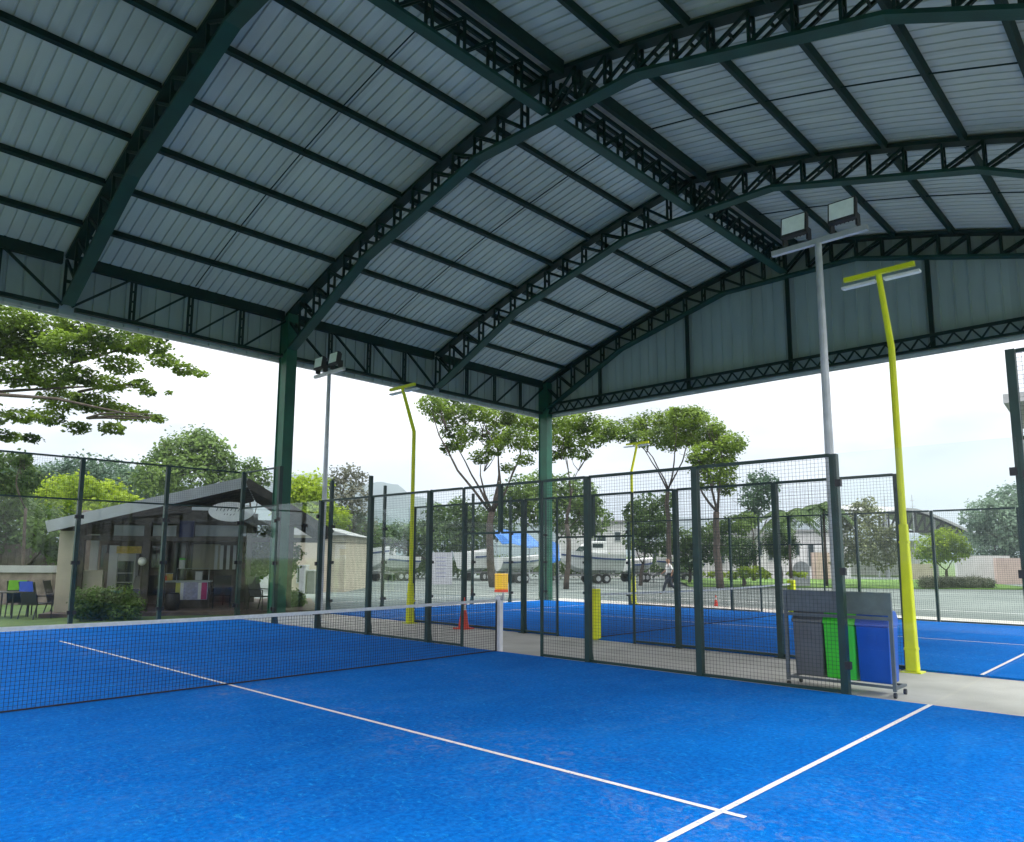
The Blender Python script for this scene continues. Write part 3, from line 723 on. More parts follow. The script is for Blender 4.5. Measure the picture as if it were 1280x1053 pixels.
# the umbrella-shaped trees in the middle
def umb(label, base, fork, lst, d, seed, lm=L_rain, r=.2, g='spreading umbrella trees beyond the courts'):
    return tree('umbrella_tree', label, base, px([(a_, b_, c_*1.12) for a_, b_, c_ in lst], d, seed, 1.8, .68), lm, .19, 2.1, r, fork, seed, group=g, flat=.8)
umb('spreading umbrella tree whose crown hides behind the left of the corner column', G(617, 44, -.05), P(615, 640, 44),
    [(540, 505, 13), (560, 505, 14), (552, 520, 12), (575, 520, 13), (600, 515, 14), (625, 522, 16), (648, 520, 16), (668, 530, 14), (565, 540, 11), (572, 555, 9), (588, 542, 11), (560, 560, 7), (620, 545, 15), (645, 548, 14), (665, 556, 11), (618, 560, 10), (602, 572, 9), (655, 575, 8), (635, 585, 7), (590, 508, 10), (640, 505, 12)], 44, 21, L_rain, .26)
umb('spreading umbrella tree with bare leaning stems right of the corner column', G(706, 42, -.05), P(708, 655, 42),
    [(695, 530, 14), (715, 527, 14), (735, 530, 14), (755, 535, 13), (700, 548, 12), (720, 550, 12), (745, 550, 10), (708, 565, 9), (728, 568, 9), (690, 570, 7), (760, 545, 10), (680, 545, 10)], 42, 22, L_rain, .17)
umb('tallest umbrella tree of the group, wide crown over the third yellow pole', G(838, 45, -.05), P(835, 612, 45),
    [(790, 535, 15), (812, 530, 16), (835, 527, 15), (855, 522, 15), (870, 522, 13), (880, 532, 13), (850, 540, 16), (825, 545, 14), (800, 550, 11), (775, 543, 10), (840, 553, 12), (862, 548, 13), (845, 516, 8), (865, 516, 8)], 45, 23, L_rain, .17)
umb('umbrella tree with thick dark trunk at the right end of the group', G(898, 42, -.05), P(896, 640, 42),
    [(885, 548, 14), (900, 548, 14), (912, 556, 13), (920, 560, 8), (880, 565, 14), (900, 570, 14), (910, 582, 9), (878, 585, 10), (892, 590, 12), (905, 600, 11), (880, 605, 9), (908, 612, 8), (895, 536, 9), (870, 575, 8), (925, 556, 5)], 42, 24, L_rain, .24)
tree('dark_tree', 'dark bushy tree below the third yellow pole lamp', G(800, 48, -.05), px([(790, 640, 12), (808, 632, 13), (825, 640, 12), (798, 655, 14), (818, 660, 14), (835, 625, 8), (830, 655, 12), (810, 680, 14), (795, 675, 12)], 48, 25, 1, .9), L_dark, .22, 2, .15, seed=25)
tree('tall_tree', 'tall dark blue green tree between the umbrella trees and the palms', G(940, 52, -.05), px([(950, 600, 10), (962, 605, 10), (942, 612, 10), (955, 618, 12), (935, 625, 8), (948, 632, 10), (940, 645, 9), (940, 597, 4)], 52, 26, 1, 1), L_blue, .22, 1.8, .15, seed=26)
tree('green_tree', 'low green tree in front of the grey villa roof', G(930, 48, -.05), px([(915, 655, 12), (935, 650, 12), (900, 660, 12), (880, 668, 10), (925, 660, 10)], 48, 27, 1, .7), L_mid, .22, 2, .13, seed=27)
tree('dark_tree', 'wide dark low tree behind the middle umbrella trunks', G(860, 50, -.05), px([(850, 675, 14), (870, 680, 14), (835, 685, 10), (885, 690, 14), (860, 695, 14), (905, 680, 14)], 50, 28, 1, .8), L_dark, .22, 2, .13, seed=28)
# clipped ball trees
tree('topiary', 'round clipped ball tree left of the fence post near the villa', G(928, 46, -.05), px([(928, 690, 15)], 46, 29, 0, 1.0), L_dark, .12, 3.4, .12, seed=29, group='round clipped trees by the villa')
tree('topiary', 'round clipped ball tree right of the fence post below the palm', G(975, 46, -.05), px([(975, 680, 16)], 46, 30, 0, .95), L_dark, .12, 3.4, .12, seed=30, group='round clipped trees by the villa')
# shrubs and verge planting
tree('yellow_shrub', 'low bright yellow green shrub at the foot of the umbrella trees', G(945, 44, -.05), px([(930, 716, 8), (945, 716, 9), (958, 718, 6), (915, 720, 6)], 44, 31, .4, .7), L_bright, .12, 2.4, .05, seed=31, cat='shrub', trunk=False)
tree('yellow_shrub', 'small bright shrub strip below the thick trunk', G(885, 44, -.05), px([(875, 718, 5), (890, 718, 5), (902, 718, 5), (990, 717, 5), (1002, 719, 5)], 44, 32, .4, .6), L_bright, .12, 2.4, .05, seed=32, cat='shrub', trunk=False)
tree('olive_bush', 'tall loose olive green bushes behind the back fence, left of the yellow pole', G(1080, 46, -.05), px([(1060, 650, 11), (1078, 640, 11), (1092, 645, 10), (1065, 668, 14), (1088, 668, 14), (1105, 672, 12), (1058, 690, 13), (1080, 692, 13), (1102, 698, 12), (1085, 628, 6), (1070, 632, 4), (1050, 700, 10), (1115, 690, 10), (1120, 665, 8)], 46, 33, 1, 1), L_olive, .2, 1.5, .1, seed=33, cat='shrub', trunk=False)
tree('light_green_tree', 'light green feathery tree in front of the arched hangar', G(1182, 50, -.05), px([(1165, 682, 14), (1180, 674, 14), (1195, 680, 12), (1172, 694, 12), (1190, 692, 12), (1155, 692, 9), (1205, 688, 8)], 50, 34, 1, .8), L_bright, .2, 1.9, .12, seed=34)
tree('big_tree', 'bluish green tree at the right edge beyond the hangar', G(1250, 62, -.05), px([(1235, 640, 18), (1255, 632, 18), (1275, 640, 20), (1240, 660, 18), (1262, 665, 22), (1225, 668, 14), (1245, 682, 18), (1275, 685, 20), (1290, 660, 24), (1265, 618, 12), (1215, 648, 10), (1215, 690, 10)], 62, 35, 2, .9), L_pale, .3, 1.8, .2, seed=35)
# pavilion planting
tree('shrub', 'leafy green shrub in front of the pavilion, beside the left fence post', G(135, 20.6, -.09), px([(110, 752, 14), (130, 750, 16), (152, 752, 16), (120, 762, 14), (145, 764, 14), (165, 760, 12), (102, 764, 10)], 20.6, 36, .4, .85), L_mid, .09, 2.6, .04, seed=36, cat='shrub', trunk=False)
tree('clipped_tree', 'round leafy tree growing right behind the green column', G(345, 27, -.09), px([(325, 690, 16), (340, 680, 15), (322, 710, 12), (350, 700, 16), (362, 690, 12), (358, 712, 10), (338, 670, 12)], 27, 37, .5, .95), L_mid, .12, 2.4, .06, seed=37, stems=3)
def hedge(u0, u1, v0, v1, d, label, seed, lm=L_dark, depth=.6):
    a = G(u0, d); b_ = G(u1, d); z1 = P(u0, v0, d).z; n = max(2, int((b_-a).length/(.35)))
    bl = [(a.lerp(b_, (i+.5)/n)+Vector((0, 0, z1*.5)), .36, z1*.52) for i in range(n)]
    return tree('hedge', label, G((u0+u1)/2, d, -.09), bl, lm, .08, 3, .05, seed=seed, cat='hedge', trunk=False)
hedge(346, 382, 738, 757, 25, 'low clipped dark hedge at the right corner of the pavilion', 41)
hedge(1150, 1236, 722, 732, 44.5, 'brownish low hedge bed at the back edge of the yard', 42, L_grey)

# palms
def palm(u, d, vt, label, seed, nf=11, fl=1.9):
    t = thing('palm_tree', label, 'palm tree', G(u, d, -.05), 0, 'small palms by the villa'); h = P(u, vt, d).z; g = random.Random(seed)
    MB().tube([(0, 0, 0), (.05, .03, h*.5), (0, 0, h)], [.10, .075, .07], 9).build('trunk', M['bark'], t, smooth=True)
    for i in range(nf):
        a = 2*math.pi*i/nf+g.uniform(-.2, .2); el = g.uniform(.2, 1.0); b = MB(); pts = []
        for k in range(8):
            s = k/7; r = fl*s*math.cos(el*(1-s*.6)); z = h+fl*(math.sin(el)*s-.95*s*s)
            pts.append(Vector((r*math.cos(a), r*math.sin(a), z)))
        b.tube(pts, [.03-.003*k for k in range(8)], 4)
        sd_ = Vector((-math.sin(a), math.cos(a), 0))
        for k in range(1, 8):
            for q in (0, .33, .66):
                c = pts[k-1].lerp(pts[k], q+.3) if k < 8 else pts[k]; w = .42*math.sin(math.pi*min(1, (k+q)/8.2))+.06
                dirr = (pts[k]-pts[k-1]).normalized()
                for s_ in (-1, 1):
                    e = c+sd_*s_*w+dirr*w*.5-Vector((0, 0, w*.55))
                    b.poly([c-dirr*.07, c+dirr*.07, e+dirr*.03, e-dirr*.03], [(0, 1, 2, 3)])
        b.build('frond', L_dark, t)
    return t
palm(988, 44, 642, 'small palm with drooping fronds left of the grey floodlight pole', 1)
palm(1032, 46, 634, 'taller palm partly hidden by the grey floodlight pole', 2, 12, 1.9)

# ------------------------------------------------------------------ hills
def ridge(name, d, pts, thick=300, seed=1, zoff=-2):
    b = MB(); g = random.Random(seed); n = len(pts)*10; top = []
    us = [p[0] for p in pts]
    for i in range(n+1):
        u = us[0]+(us[-1]-us[0])*i/n
        for (a, va), (c, vc) in zip(pts, pts[1:]):
            if a <= u <= c: v = va+(vc-va)*(1-math.cos(math.pi*(u-a)/(c-a)))/2; break
        top.append((u, v+g.uniform(-.6, .6)))
    rows = [(-.45, 0.), (-.25, .45), (-.1, .8), (0, 1.), (.3, .75), (.8, 0)]
    for dz, h in rows:
        for u, v in top:
            p = P(u, v, d); z = p.z; q = G(u, d+thick*dz*(1+.1*g.random()), 0); q.z = zoff+(z-zoff)*h*(1+g.uniform(-.02, .02)*(0 < h < 1)); b.v.append(tuple(q))
    m_ = n+1
    for r in range(len(rows)-1):
        for i in range(n): a = r*m_+i; b.f.append((a, a+1, a+1+m_, a+m_))
    return b.build(name, M['hillblue'], smooth=True, kind='structure')
ridge('hill', 900, [(-300, 610), (-80, 590), (30, 582), (75, 574), (120, 582), (200, 600), (300, 606), (380, 592), (430, 600), (452, 606), (472, 602), (490, 605), (520, 622), (570, 634), (640, 650), (760, 672)], 400, 1)
ridge('distant_hill', 1500, [(560, 668), (640, 654), (720, 660), (800, 652), (850, 646), (905, 648), (940, 655), (1000, 652), (1060, 662), (1150, 668), (1300, 672), (1500, 690)], 500, 2)

# ------------------------------------------------------------------ pavilion (clubhouse bar) on the left
pd_ = 23.0; po = G(240, pd_); sc_ = pd_/FPX
PR = RZ+.30; PX = Vector((math.cos(PR), math.sin(PR), 0)); PYv = Vector((-math.sin(PR), math.cos(PR), 0))
pav = thing('pavilion', 'open sided bar pavilion with grey gabled roof, left behind the glass wall', 'building', po, PR)
def hit(u, v, dy):
    k = _f + _r*((u-CX)/FPX) - _u*((v-CY)/FPX); q = po+PYv*dy
    return CAM+k*((q-CAM).dot(PYv)/k.dot(PYv))
lx = lambda u, dy=0: (hit(u, 698, dy)-po).dot(PX)
lz = lambda v, dy=0, u=240: hit(u, v, dy).z
def pbox(name, m, u0, u1, v0, v1, d0, d1, par=None, **k):
    """box in pavilion space: pixel extents measured at its front depth"""
    x0, x1 = lx(u0, d0), lx(u1, d0); um = (u0+u1)/2; z1, z0 = lz(v0, d0, um), lz(v1, d0, um)
    if v1 >= 757: z0 = -.05
    return MB().box(x0, x1, d0, d1, z0, z1).build(name, m, par or pav, **k)
MB().box(lx(62), lx(400), -.6, 6.5, -.09, .02).build('floor', M['deck'], pav)
# roof: two slopes, ridge running back
ap = (lx(303, -1), lz(597, -1, 303)); le = (lx(55, -1), lz(654, -1, 55)); re = (lx(414, -1), lz(664, -1, 414))
for (a, c, nm) in ((le, ap, 'roof_slope'), (ap, re, 'roof_slope')):
    b = MB().poly([(a[0], -1, a[1]), (c[0], -1, c[1]), (c[0], 7, c[1]), (a[0], 7, a[1]), (a[0], -1, a[1]-.10), (c[0], -1, c[1]-.10), (c[0], 7, c[1]-.10), (a[0], 7, a[1]-.10)],
                  [(0, 1, 2, 3), (7, 6, 5, 4), (4, 5, 1, 0), (5, 6, 2, 1), (6, 7, 3, 2), (7, 4, 0, 3)])
    rf = b.build(nm, M['roofgrey'], pav)
    for k in range(8):       # rafters under the slope
        y = -.7+k*.95; MB().bar((a[0]+.05, y, a[1]-.17), (c[0]-.02, y, c[1]-.17), .07, .13).build('rafter', M['darkwood'], rf)
MB().bar((le[0], -1.03, le[1]-.10), (ap[0], -1.03, ap[1]-.14), .05, .32).build('barge_board', M['trim'], pav)
MB().bar((ap[0], -1.03, ap[1]-.14), (re[0], -1.03, re[1]-.10), .05, .26).build('barge_board', M['darkwood'], pav)
# front: pillars, beam, panels
pbox('pillar', M['cream'], 72, 97, 664, 765, 0, .6)
for u0, u1 in ((98, 104), (178, 187), (203, 207), (308, 314)): pbox('post', M['darkwood'], u0, u1, 652, 766, .05, .25)
pbox('post', M['darkwood'], 358, 366, 655, 757+6, .6, .8)
pbox('beam', M['darkwood'], 98, 400, 671, 677, .0, .2)
for u0, u1 in ((140, 178), (189, 218), (242, 306)): pbox('fascia_panel', M['greywall'], u0, u1, 657, 670.5, .02, .12)
pbox('cross_beam', M['darkwood'], 104, 380, 649, 655, .1, .3)
pbox('low_wall', M['cream'], 105, 130, 713, 765, .2, .4)
# recessed back wall with windows and doors
bw = pbox('back_wall', M['stone'], 98, 320, 640, 766, 4.2, 4.4)
pbox('wall_panel', M['whitewall'], 112, 122, 668, 714, 1.2, 1.3)
pbox('wall_panel', M['whitewall'], 136, 147, 682, 745, 1.2, 1.3)
for (u0, u1, v0, v1) in ((125, 134, 680, 712), (150, 163, 694, 742), (188, 203, 680, 712), (236, 256, 680, 712), (216, 234, 676, 735)):
    f = pbox('window', M['darkwood'], u0, u1, v0, v1, 3.9, 4.1)
    w_ = u1-u0
    MB().box(lx(u0+w_*.14, 3.9), lx(u0+w_*.46, 3.9), 3.87, 3.895, lz(v1-3, 3.9), lz(v0+3, 3.9)).build('pane', M['winglass'], f)
    MB().box(lx(u0+w_*.54, 3.9), lx(u0+w_*.86, 3.9), 3.87, 3.895, lz(v1-3, 3.9), lz(v0+3, 3.9)).build('pane', M['winglass'], f)
for u in (268, 275, 283, 291): pbox('shutter_slat', M['whitewall'], u, u+4, 682, 712, 2.2, 2.25)
pbox('valance', M['amber'], 145, 176, 683, 692, .9, .95)
pbox('interior_wall', M['darkwood'], 130, 178, 692, 760, 3.0, 3.1)
pbox('speaker_box', M['navy'], 222, 240, 651, 671.5, -.35, -.02)
# oval sign on the gable
sg_ = MB(); n = 28; cx_, cz_ = lx(286, -1.1), lz(640, -1.1, 286); rx_, rz_ = 27*sc_*.95, 12.5*sc_*.95
ring = [(cx_+rx_*math.cos(2*math.pi*k/n), cz_+rz_*math.sin(2*math.pi*k/n)) for k in range(n)]
sg_.prism(ring, -1.16, -1.10); oval = sg_.build('oval_sign', M['white'], pav)
for i, (dx, w_, dz) in enumerate(((-.42, .07, .06), (-.31, .05, .07), (-.22, .07, .05), (-.11, .05, .06), (-.02, .08, .07), (.10, .05, .05), (.19, .07, .06), (.30, .06, .06), (-.2, .05, -.08), (-.12, .04, -.08), (-.03, .06, -.09), (.07, .04, -.08))):
    h_ = .045 if dz > 0 else .025
    MB().bar((cx_+dx, -1.163, cz_+dz-h_), (cx_+dx+w_*.6, -1.163, cz_+dz+h_), .018, .006, up=(0, 1, 0)).build('lettering', M['ink'], oval)
pbox('sign_bar', M['trim'], 236, 262, 634, 638, -1.12, -1.08)
# movable things at the bar
def pthing(name, label, cat, u, dy): return thing(name, label, cat, po+PX*lx(u, dy)+PYv*dy, PR)
def at0(u, v, dy, u0): return lx(u, dy)-lx(u0, dy), lz(v, dy)
bc = pthing('bar_counter', 'bar counter with striped yellow and pink banner in the pavilion', 'counter', 242, .9)
X_ = lambda u: at0(u, 700, .9, 242)[0]; Z_ = lambda v: lz(v, .9)
MB().box(X_(204), X_(264), 0, .5, .02, Z_(728)).build('cabinet', M['darkwood'], bc)
MB().box(X_(202), X_(266), -.06, .56, Z_(728), Z_(726)).build('counter_top', M['trim'], bc)
bn = MB().box(X_(222), X_(262), -.03, -.01, Z_(750), Z_(728)).build('banner', M['lilac'], bc)
for a, c, mm in ((222, 228, 'lime'), (228, 232, 'white'), (250, 254, 'white'), (254, 261, 'magenta')):
    MB().box(X_(a), X_(c), -.036, -.031, Z_(749.5), Z_(728.5)).build('stripe', M[mm], bn)
MB().tube([(X_(222), .1, Z_(726)), (X_(222), .1, Z_(711)), (X_(262), .1, Z_(711)), (X_(262), .1, Z_(726))], [.012]*4, 6).build('rail', M['galv'], bc)
lp = pthing('globe_lamp', 'white globe lamp on a dark post at the pavilion front', 'lamp', 178, -.1)
MB().tube([(0, 0, 0), (0, 0, 1.38)], [.04, .03], 8).build('stem', M['darkwood'], lp)
gl = MB(); 
gl.tube([(0, 0, 1.38+.26*(1-math.cos(math.pi*k/8))/2) for k in range(9)], [max(.01, .12*math.sin(math.pi*k/8)) for k in range(9)], 14).build('globe', M['lamp'], lp, smooth=True)
jar = pthing('drinks_jar', 'small teal and white jar on the bar counter rail', 'jar', 228, .8)
MB().tube([(0, 0, Z_(711)), (0, 0, Z_(700))], [.09, .09], 12).build('jar', M['whitewall'], jar); MB().tube([(0, 0, Z_(700)), (0, 0, Z_(698))], [.1, .08], 12).build('lid', M['binG'], jar)

fr = pthing('drinks_fridge', 'white glass fronted drinks fridge inside the pavilion under the amber valance', 'fridge', 156, 2.4)
fb = MB().box(-.34, .34, 0, .6, .02, 1.75).build('cabinet', M['whitewall'], fr, bevel=.02)
MB().box(-.28, .28, -.012, -.002, .25, 1.5).build('door', M['winglass'], fr)
for z in (.5, .8, 1.1):
    MB().box(-.27, .27, -.02, -.013, z, z+.02).build('shelf', M['galv'], fr)
for k, (u, mm, lb) in enumerate(((207, 'cone', 'red box at the left end of the bar counter'), (213, 'amber', 'amber box beside the red box on the bar counter'), (250, 'whitewall', 'white box at the right end of the bar counter'))):
    bx_ = pthing('counter_box', lb, 'box', u, 1.1); z0 = Z_(726)+.004
    MB().box(-.10, .10, -.08, .08, z0, z0+.16+.05*k).build('box', M[mm], bx_, bevel=.01); MB().box(-.105, .105, -.085, .085, z0+.16+.05*k, z0+.18+.05*k).build('lid', M['trim'], bx_)
pm_ = pthing('menu_board', 'pale menu board on the wall at the right of the pavilion interior', 'sign', 258, 3.6)
MB().box(-.45, .45, 0, .03, 1.2, 2.1).build('panel', M['cream'], pm_); MB().box(-.48, .48, .03, .05, 1.17, 2.13).build('frame', M['darkwood'], pm_)

# dark metal bar stools / chairs around the pavilion
def patio_chair(x, y, rz, label, cushion=None):
    t = thing('patio_chair', label, 'chair', (x, y, -.09), rz, 'dark sling chairs outside the pavilion')
    s = MB().bar((-.24, -.2, .42), (.24, -.2, .42), .03).bar((-.24, .24, .40), (.24, .24, .40), .03).box(-.25, .25, -.22, .24, .40, .425); s.build('seat', M['black'], t)
    MB().poly([(-.25, .24, .42), (.25, .24, .42), (.25, .40, 1.02), (-.25, .40, 1.02), (-.25, .27, .42), (.25, .27, .42), (.25, .43, 1.02), (-.25, .43, 1.02)], [(0,1,2,3),(7,6,5,4),(0,4,5,1),(3,2,6,7),(0,3,7,4),(1,5,6,2)]).build('backrest', M['black'], t)
    for sx in (-1, 1):
        MB().tube([(sx*.26, -.24, 0), (sx*.26, -.22, .62), (sx*.26, .30, .64)], [.018]*3, 6).build('arm_rest', M['black'], t)
        MB().tube([(sx*.26, .36, 0), (sx*.26, .25, .42), (sx*.26, .42, 1.03)], [.018]*3, 6).build('leg', M['black'], t)
    return t
def G2(u, v): d = gd(v); return G(u, d)
a = G2(52, 769); patio_chair(a.x, a.y, RZ+2.9, 'black sling chair with a blue towel over its back, left of the shrub')
tw = put('towel', None); COL.objects.unlink(tw); bpy.data.objects.remove(tw)
def towel(x, y, rz, m, label):
    t = MB(); t.poly([(-.22, .36, .80), (.22, .36, .80), (.22, .40, .98), (-.22, .40, .98), (-.22, .435, 1.0), (.22, .435, 1.0), (.24, .41, .72), (-.24, .41, .72), (-.22,.385,.955),(.22,.385,.955)],
                      [(0, 1, 2, 3), (3, 2, 5, 4), (4, 5, 6, 7)])
    o = t.build('towel', m, None, label=label, cat='towel'); o.location = (x, y, -.045); o.rotation_euler = (0, 0, rz)
    sm = o.modifiers.new('solid', 'SOLIDIFY'); sm.thickness = .012
    return o
towel(a.x, a.y, RZ+2.9, M['cloth_b'], 'blue towel hung over the back of the black chair at left')
a = G2(30, 766); patio_chair(a.x, a.y, RZ+3.5, 'black sling chair with a green towel, nearest the left table'); towel(a.x, a.y, RZ+3.5, M['cloth_g'], 'bright green towel on the back of the chair by the left table')
a = G2(80, 765); patio_chair(a.x, a.y, RZ+1.8, 'black sling chair turned sideways next to the shrub')
tbx = G2(14, 768)
tt = thing('patio_table', 'dark patio table at the left edge of the grass', 'table', (tbx.x, tbx.y, -.09), RZ)
MB().box(-.45, .45, -.4, .4, .70, .73).build('table_top', M['black'], tt)
for sx in (-.4, .4):
    for sy in (-.35, .35): MB().tube([(sx, sy, 0), (sx, sy, .70)], [.02, .02], 6).build('leg', M['black'], tt)
for i, (u, v, r_, lb) in enumerate(((280, 760, .4, 'dark chair at the pavilion counter, right of the striped banner'), (268, 757, 2.6, 'dark chair behind the counter end in the pavilion'), (330, 762, 1.2, 'dark chair on the deck between the two right posts'), (165, 763, -.4, 'dark chair on the deck left of the counter'), (192, 760, .7, 'dark chair below the globe lamp'))):
    a = G2(u, v); c = patio_chair(a.x, a.y, RZ+r_, lb); c.location.z = .02
st2 = pthing('speaker_drum', 'black round drum stool in front of the striped banner', 'stool', 219, .2)
MB().tube([(0, 0, .02), (0, 0, .25), (0, 0, .5), (0, 0, .55)], [.17, .22, .2, .17], 16).build('drum', M['black'], st2, smooth=True)
# bench wall behind the chairs
bwl = thing('garden_wall', 'low grey garden wall with coping behind the chairs at far left', 'wall', G(35, 27, -.09), RZ)
MB().box(-2.2, .95, 0, .3, 0, 1.15).build('wall', M['stone'], bwl); MB().box(-2.25, 1.0, -.05, .35, 1.15, 1.4).build('coping', M['greywall'], bwl)
wp = thing('board_fence', 'dark timber screen standing behind the garden wall', 'fence', G(35, 29.5, -.09), RZ)
for i in range(14): MB().box(-2.4+.27*i, -2.4+.27*i+.25, 0, .03, 0, 2.2+.02*(i % 3)).build('board', M['darkwood'], wp)

# ------------------------------------------------------------------ boxy far buildings
def block(label, u0, u1, vtop, vbase, d, depth, m, roof=None, wins=(), cat='building', name='building', roofh=.0, over=.25, rz=0.):
    o = G((u0+u1)/2, d, -.05); t = thing(name, label, cat, o, RZ+rz); k = d/FPX; w = (u1-u0)*k/2; h = P((u0+u1)/2, vtop, d).z
    wl = MB().box(-w, w, 0, depth, 0, h).build('wall', m, t)
    if roof is not None:
        if roofh: MB().prism([(-w-over, h), (w+over, h), (0, h+roofh)], -over, depth+over).build('roof', roof, t)
        else: MB().box(-w-over, w+over, -over, depth+over, h+.002, h+.16).build('roof', roof, t)
    for (a, c, v0, v1) in wins:
        x0 = -w+(a-u0)*k; x1 = -w+(c-u0)*k; z1 = P(a, v0, d).z; z0 = max(.02, P(a, v1, d).z)
        f = MB().box(x0, x1, -.06, -.002, z0, z1).build('window', M['trim'], t)
        MB().box(x0+.06, x1-.06, -.075, -.061, z0+.06, z1-.06).build('pane', M['winglass'], f)
    return t
block('small cream building with low grey roof right of the pavilion', 345, 431, 668, 735, 37, 6, M['cream'], M['roofgrey'], ((372, 386, 706, 728),), roofh=.55)
bxd = 30.
for (u0, u1, v0, v1, mm, lb, nm, ct) in ((377, 385, 708, 733, 'galv', 'grey metal cabinet against the cream building', 'metal_cabinet', 'cabinet'), (387, 396, 714, 732, 'binK', 'dark green crate beside the grey cabinet', 'crate', 'crate')):
    o = G((u0+u1)/2, 35.5, -.05); t = thing(nm, lb, ct, o, RZ); w = (u1-u0)/2*35.5/FPX; h = P(u0, v0, 35.5).z+.05
    MB().box(-w, w, -.3, .3, 0, h).build('body', M[mm], t, bevel=.02); MB().box(-w*1.06, w*1.06, -.33, .33, h, h+.06).build('top', M['trim'], t)
block('white single storey villa behind the clipped ball trees', 880, 985, 672, 716, 58, 8, M['whitewall'], M['roofgrey'], ((900, 906, 684, 704), (948, 953, 676, 694), (960, 966, 684, 700)), roofh=1.0)
block('pale villa with grey flat roof behind the small palms', 985, 1062, 664, 716, 66, 8, M['whitewall'], M['roofgrey'], ((994, 1000, 678, 694), (1010, 1018, 680, 708), (1044, 1052, 684, 700)))
block('small pink annex wall below the right palm', 1022, 1037, 690, 720, 54, 1.2, M['pink'], None, ())
block('long white boundary wall at the right end of the yard', 1196, 1262, 694, 724, 56, .3, M['whitewall'], None, (), 'wall', 'boundary_wall')
block('pinkish low wall at the right edge of the yard', 1245, 1330, 697, 724, 54, .3, M['pink'], None, (), 'wall', 'boundary_wall')
block('low cream wall behind the light green tree', 1135, 1165, 704, 724, 55, .3, M['cream'], None, (), 'wall', 'boundary_wall')
block('white two storey boat house behind the parked white cruiser', 702, 782, 652, 716, 66, 8, M['whitewall'], M['greywall'], ((742, 758, 668, 690), (768, 776, 664, 676)))
block('white building behind the middle umbrella trunks', 808, 884, 680, 716, 68, 6, M['whitewall'], M['roofgrey'], ((816, 824, 688, 702),))
block('pale shed behind the leftmost boats', 432, 480, 674, 716, 60, 6, M['whitewall'], M['trim'], ((440, 447, 682, 692),), roofh=.8)
gb = block('tall grey building with overhanging eave at the right edge of the photo', 1318, 1480, 492, 722, 40, 10, M['greywall'], None, (), rz=-.68)
MB().box(-4.5, 4, -.9, 10, P(1399, 494, 40).z+.02, P(1399, 482, 40).z).build('eave', M['roofgrey'], gb)
# banners, signs
bs = thing('banner_stand', 'upright white banner standing behind the yard', 'banner', G(552, 47, -.05), RZ); MB().box(-.68, .68, -.03, .03, .05, 2.05).build('panel', M['sign'], bs); MB().box(-.7, -.68, -.04, .04, 0, 2.1).box(.68, .70, -.04, .04, 0, 2.1).build('frame', M['galv'], bs)
for j in range(6): MB().box(-.35+.02*(j % 3), .3-.03*(j % 2), -.036, -.031, 1.7-.24*j, 1.76-.24*j).build('print_line', M['lilac'], bs)
bs = thing('wall_banner', 'small lilac banner hanging by the pale shed', 'banner', G(436, 50, 0), RZ); MB().box(-.32, .32, -.03, .0, 1.95, 2.9).build('panel', M['sign'], bs); MB().tube([(.34, 0, 0), (.34, 0, 3.0)], [.025, .025], 6).build('pole', M['galv'], bs)
yb = thing('yellow_bin', 'square yellow box on the yard near the far corner column', 'box', G(627, 38, -.05), RZ)
MB().box(-.33, .33, -.3, .3, .12, .86).build('body', M['orange'], yb, bevel=.04); MB().box(-.34, .34, -.32, .32, .0, .12).build('base', M['cone'], yb); MB().box(-.34, .34, -.31, .31, .86, .91).build('lid', M['orange'], yb, bevel=.02)
ab = thing('arched_board', 'grey round topped board beside the pale villa', 'sign', G(1001, 46, -.05), RZ)
MB().prism([(-.5, .1), (.5, .1), (.5, 1.1)]+[(.5*math.cos(math.pi*k/10), 1.1+.5*math.sin(math.pi*k/10)) for k in range(1, 10)]+[(-.5, 1.1)], -.04, .04).build('board', M['signgrey'], ab); MB().box(-.42, -.36, -.03, .03, -.0, .1).box(.36, .42, -.03, .03, 0, .1).build('foot', M['galv'], ab)

# arched-truss hangar at right
hg = thing('hangar', 'distant open hangar with curved grey roof on lattice trusses', 'building', G(1180, 72, -.05), RZ)
kx = 72/FPX
def hx(u): return (u-1180)*kx
def hz(v): return P(1180, v, 72).z
def hroof(x): t = (x-hx(1105))/(hx(1240)-hx(1105)); return hz(634)-(hz(634)-hz(676))*max(0, (t-.28)/.72)**1.3-(hz(634)-hz(640))*max(0, (.28-t)/.28)
b = MB(); nx = 12; xs = [hx(1105)+(hx(1240)-hx(1105))*i/nx for i in range(nx+1)]
for x in xs: b.v += [(x, 0, hroof(x)), (x, 12, hroof(x)+1.2), (x, 0, hroof(x)-.25), (x, 12, hroof(x)+.95)]
for i in range(nx): a = 4*i; b.f += [(a, a+4, a+5, a+1), (a+2, a+3, a+7, a+6), (a, a+2, a+6, a+4)]
b.build('roof', M['roofgrey'], hg)
b = MB()
for i in range(nx):
    x0, x1 = xs[i], xs[i+1]; zb = hz(664) ; z0, z1 = hroof(x0)-.3, hroof(x1)-.3
    if z0-zb < .15: continue
    b.bar((x0, .3, z0), (x1, .3, z1), .22).bar((x0, .3, zb), (x1, .3, zb), .22).bar((x0, .3, zb), (x1, .3, z1), .16).bar((x0, .3, zb), (x0, .3, z0), .14)
b.build('truss', M['black'], hg)
for u in (1112, 1172, 1232): MB().box(hx(u)-.15, hx(u)+.15, .2, .5, 0, hroof(hx(u))-.2).build('column', M['trailer'], hg)
MB().box(hx(1112), hx(1232), 11.5, 11.8, 0, hz(672)).build('back_wall', M['whitewall'], hg)
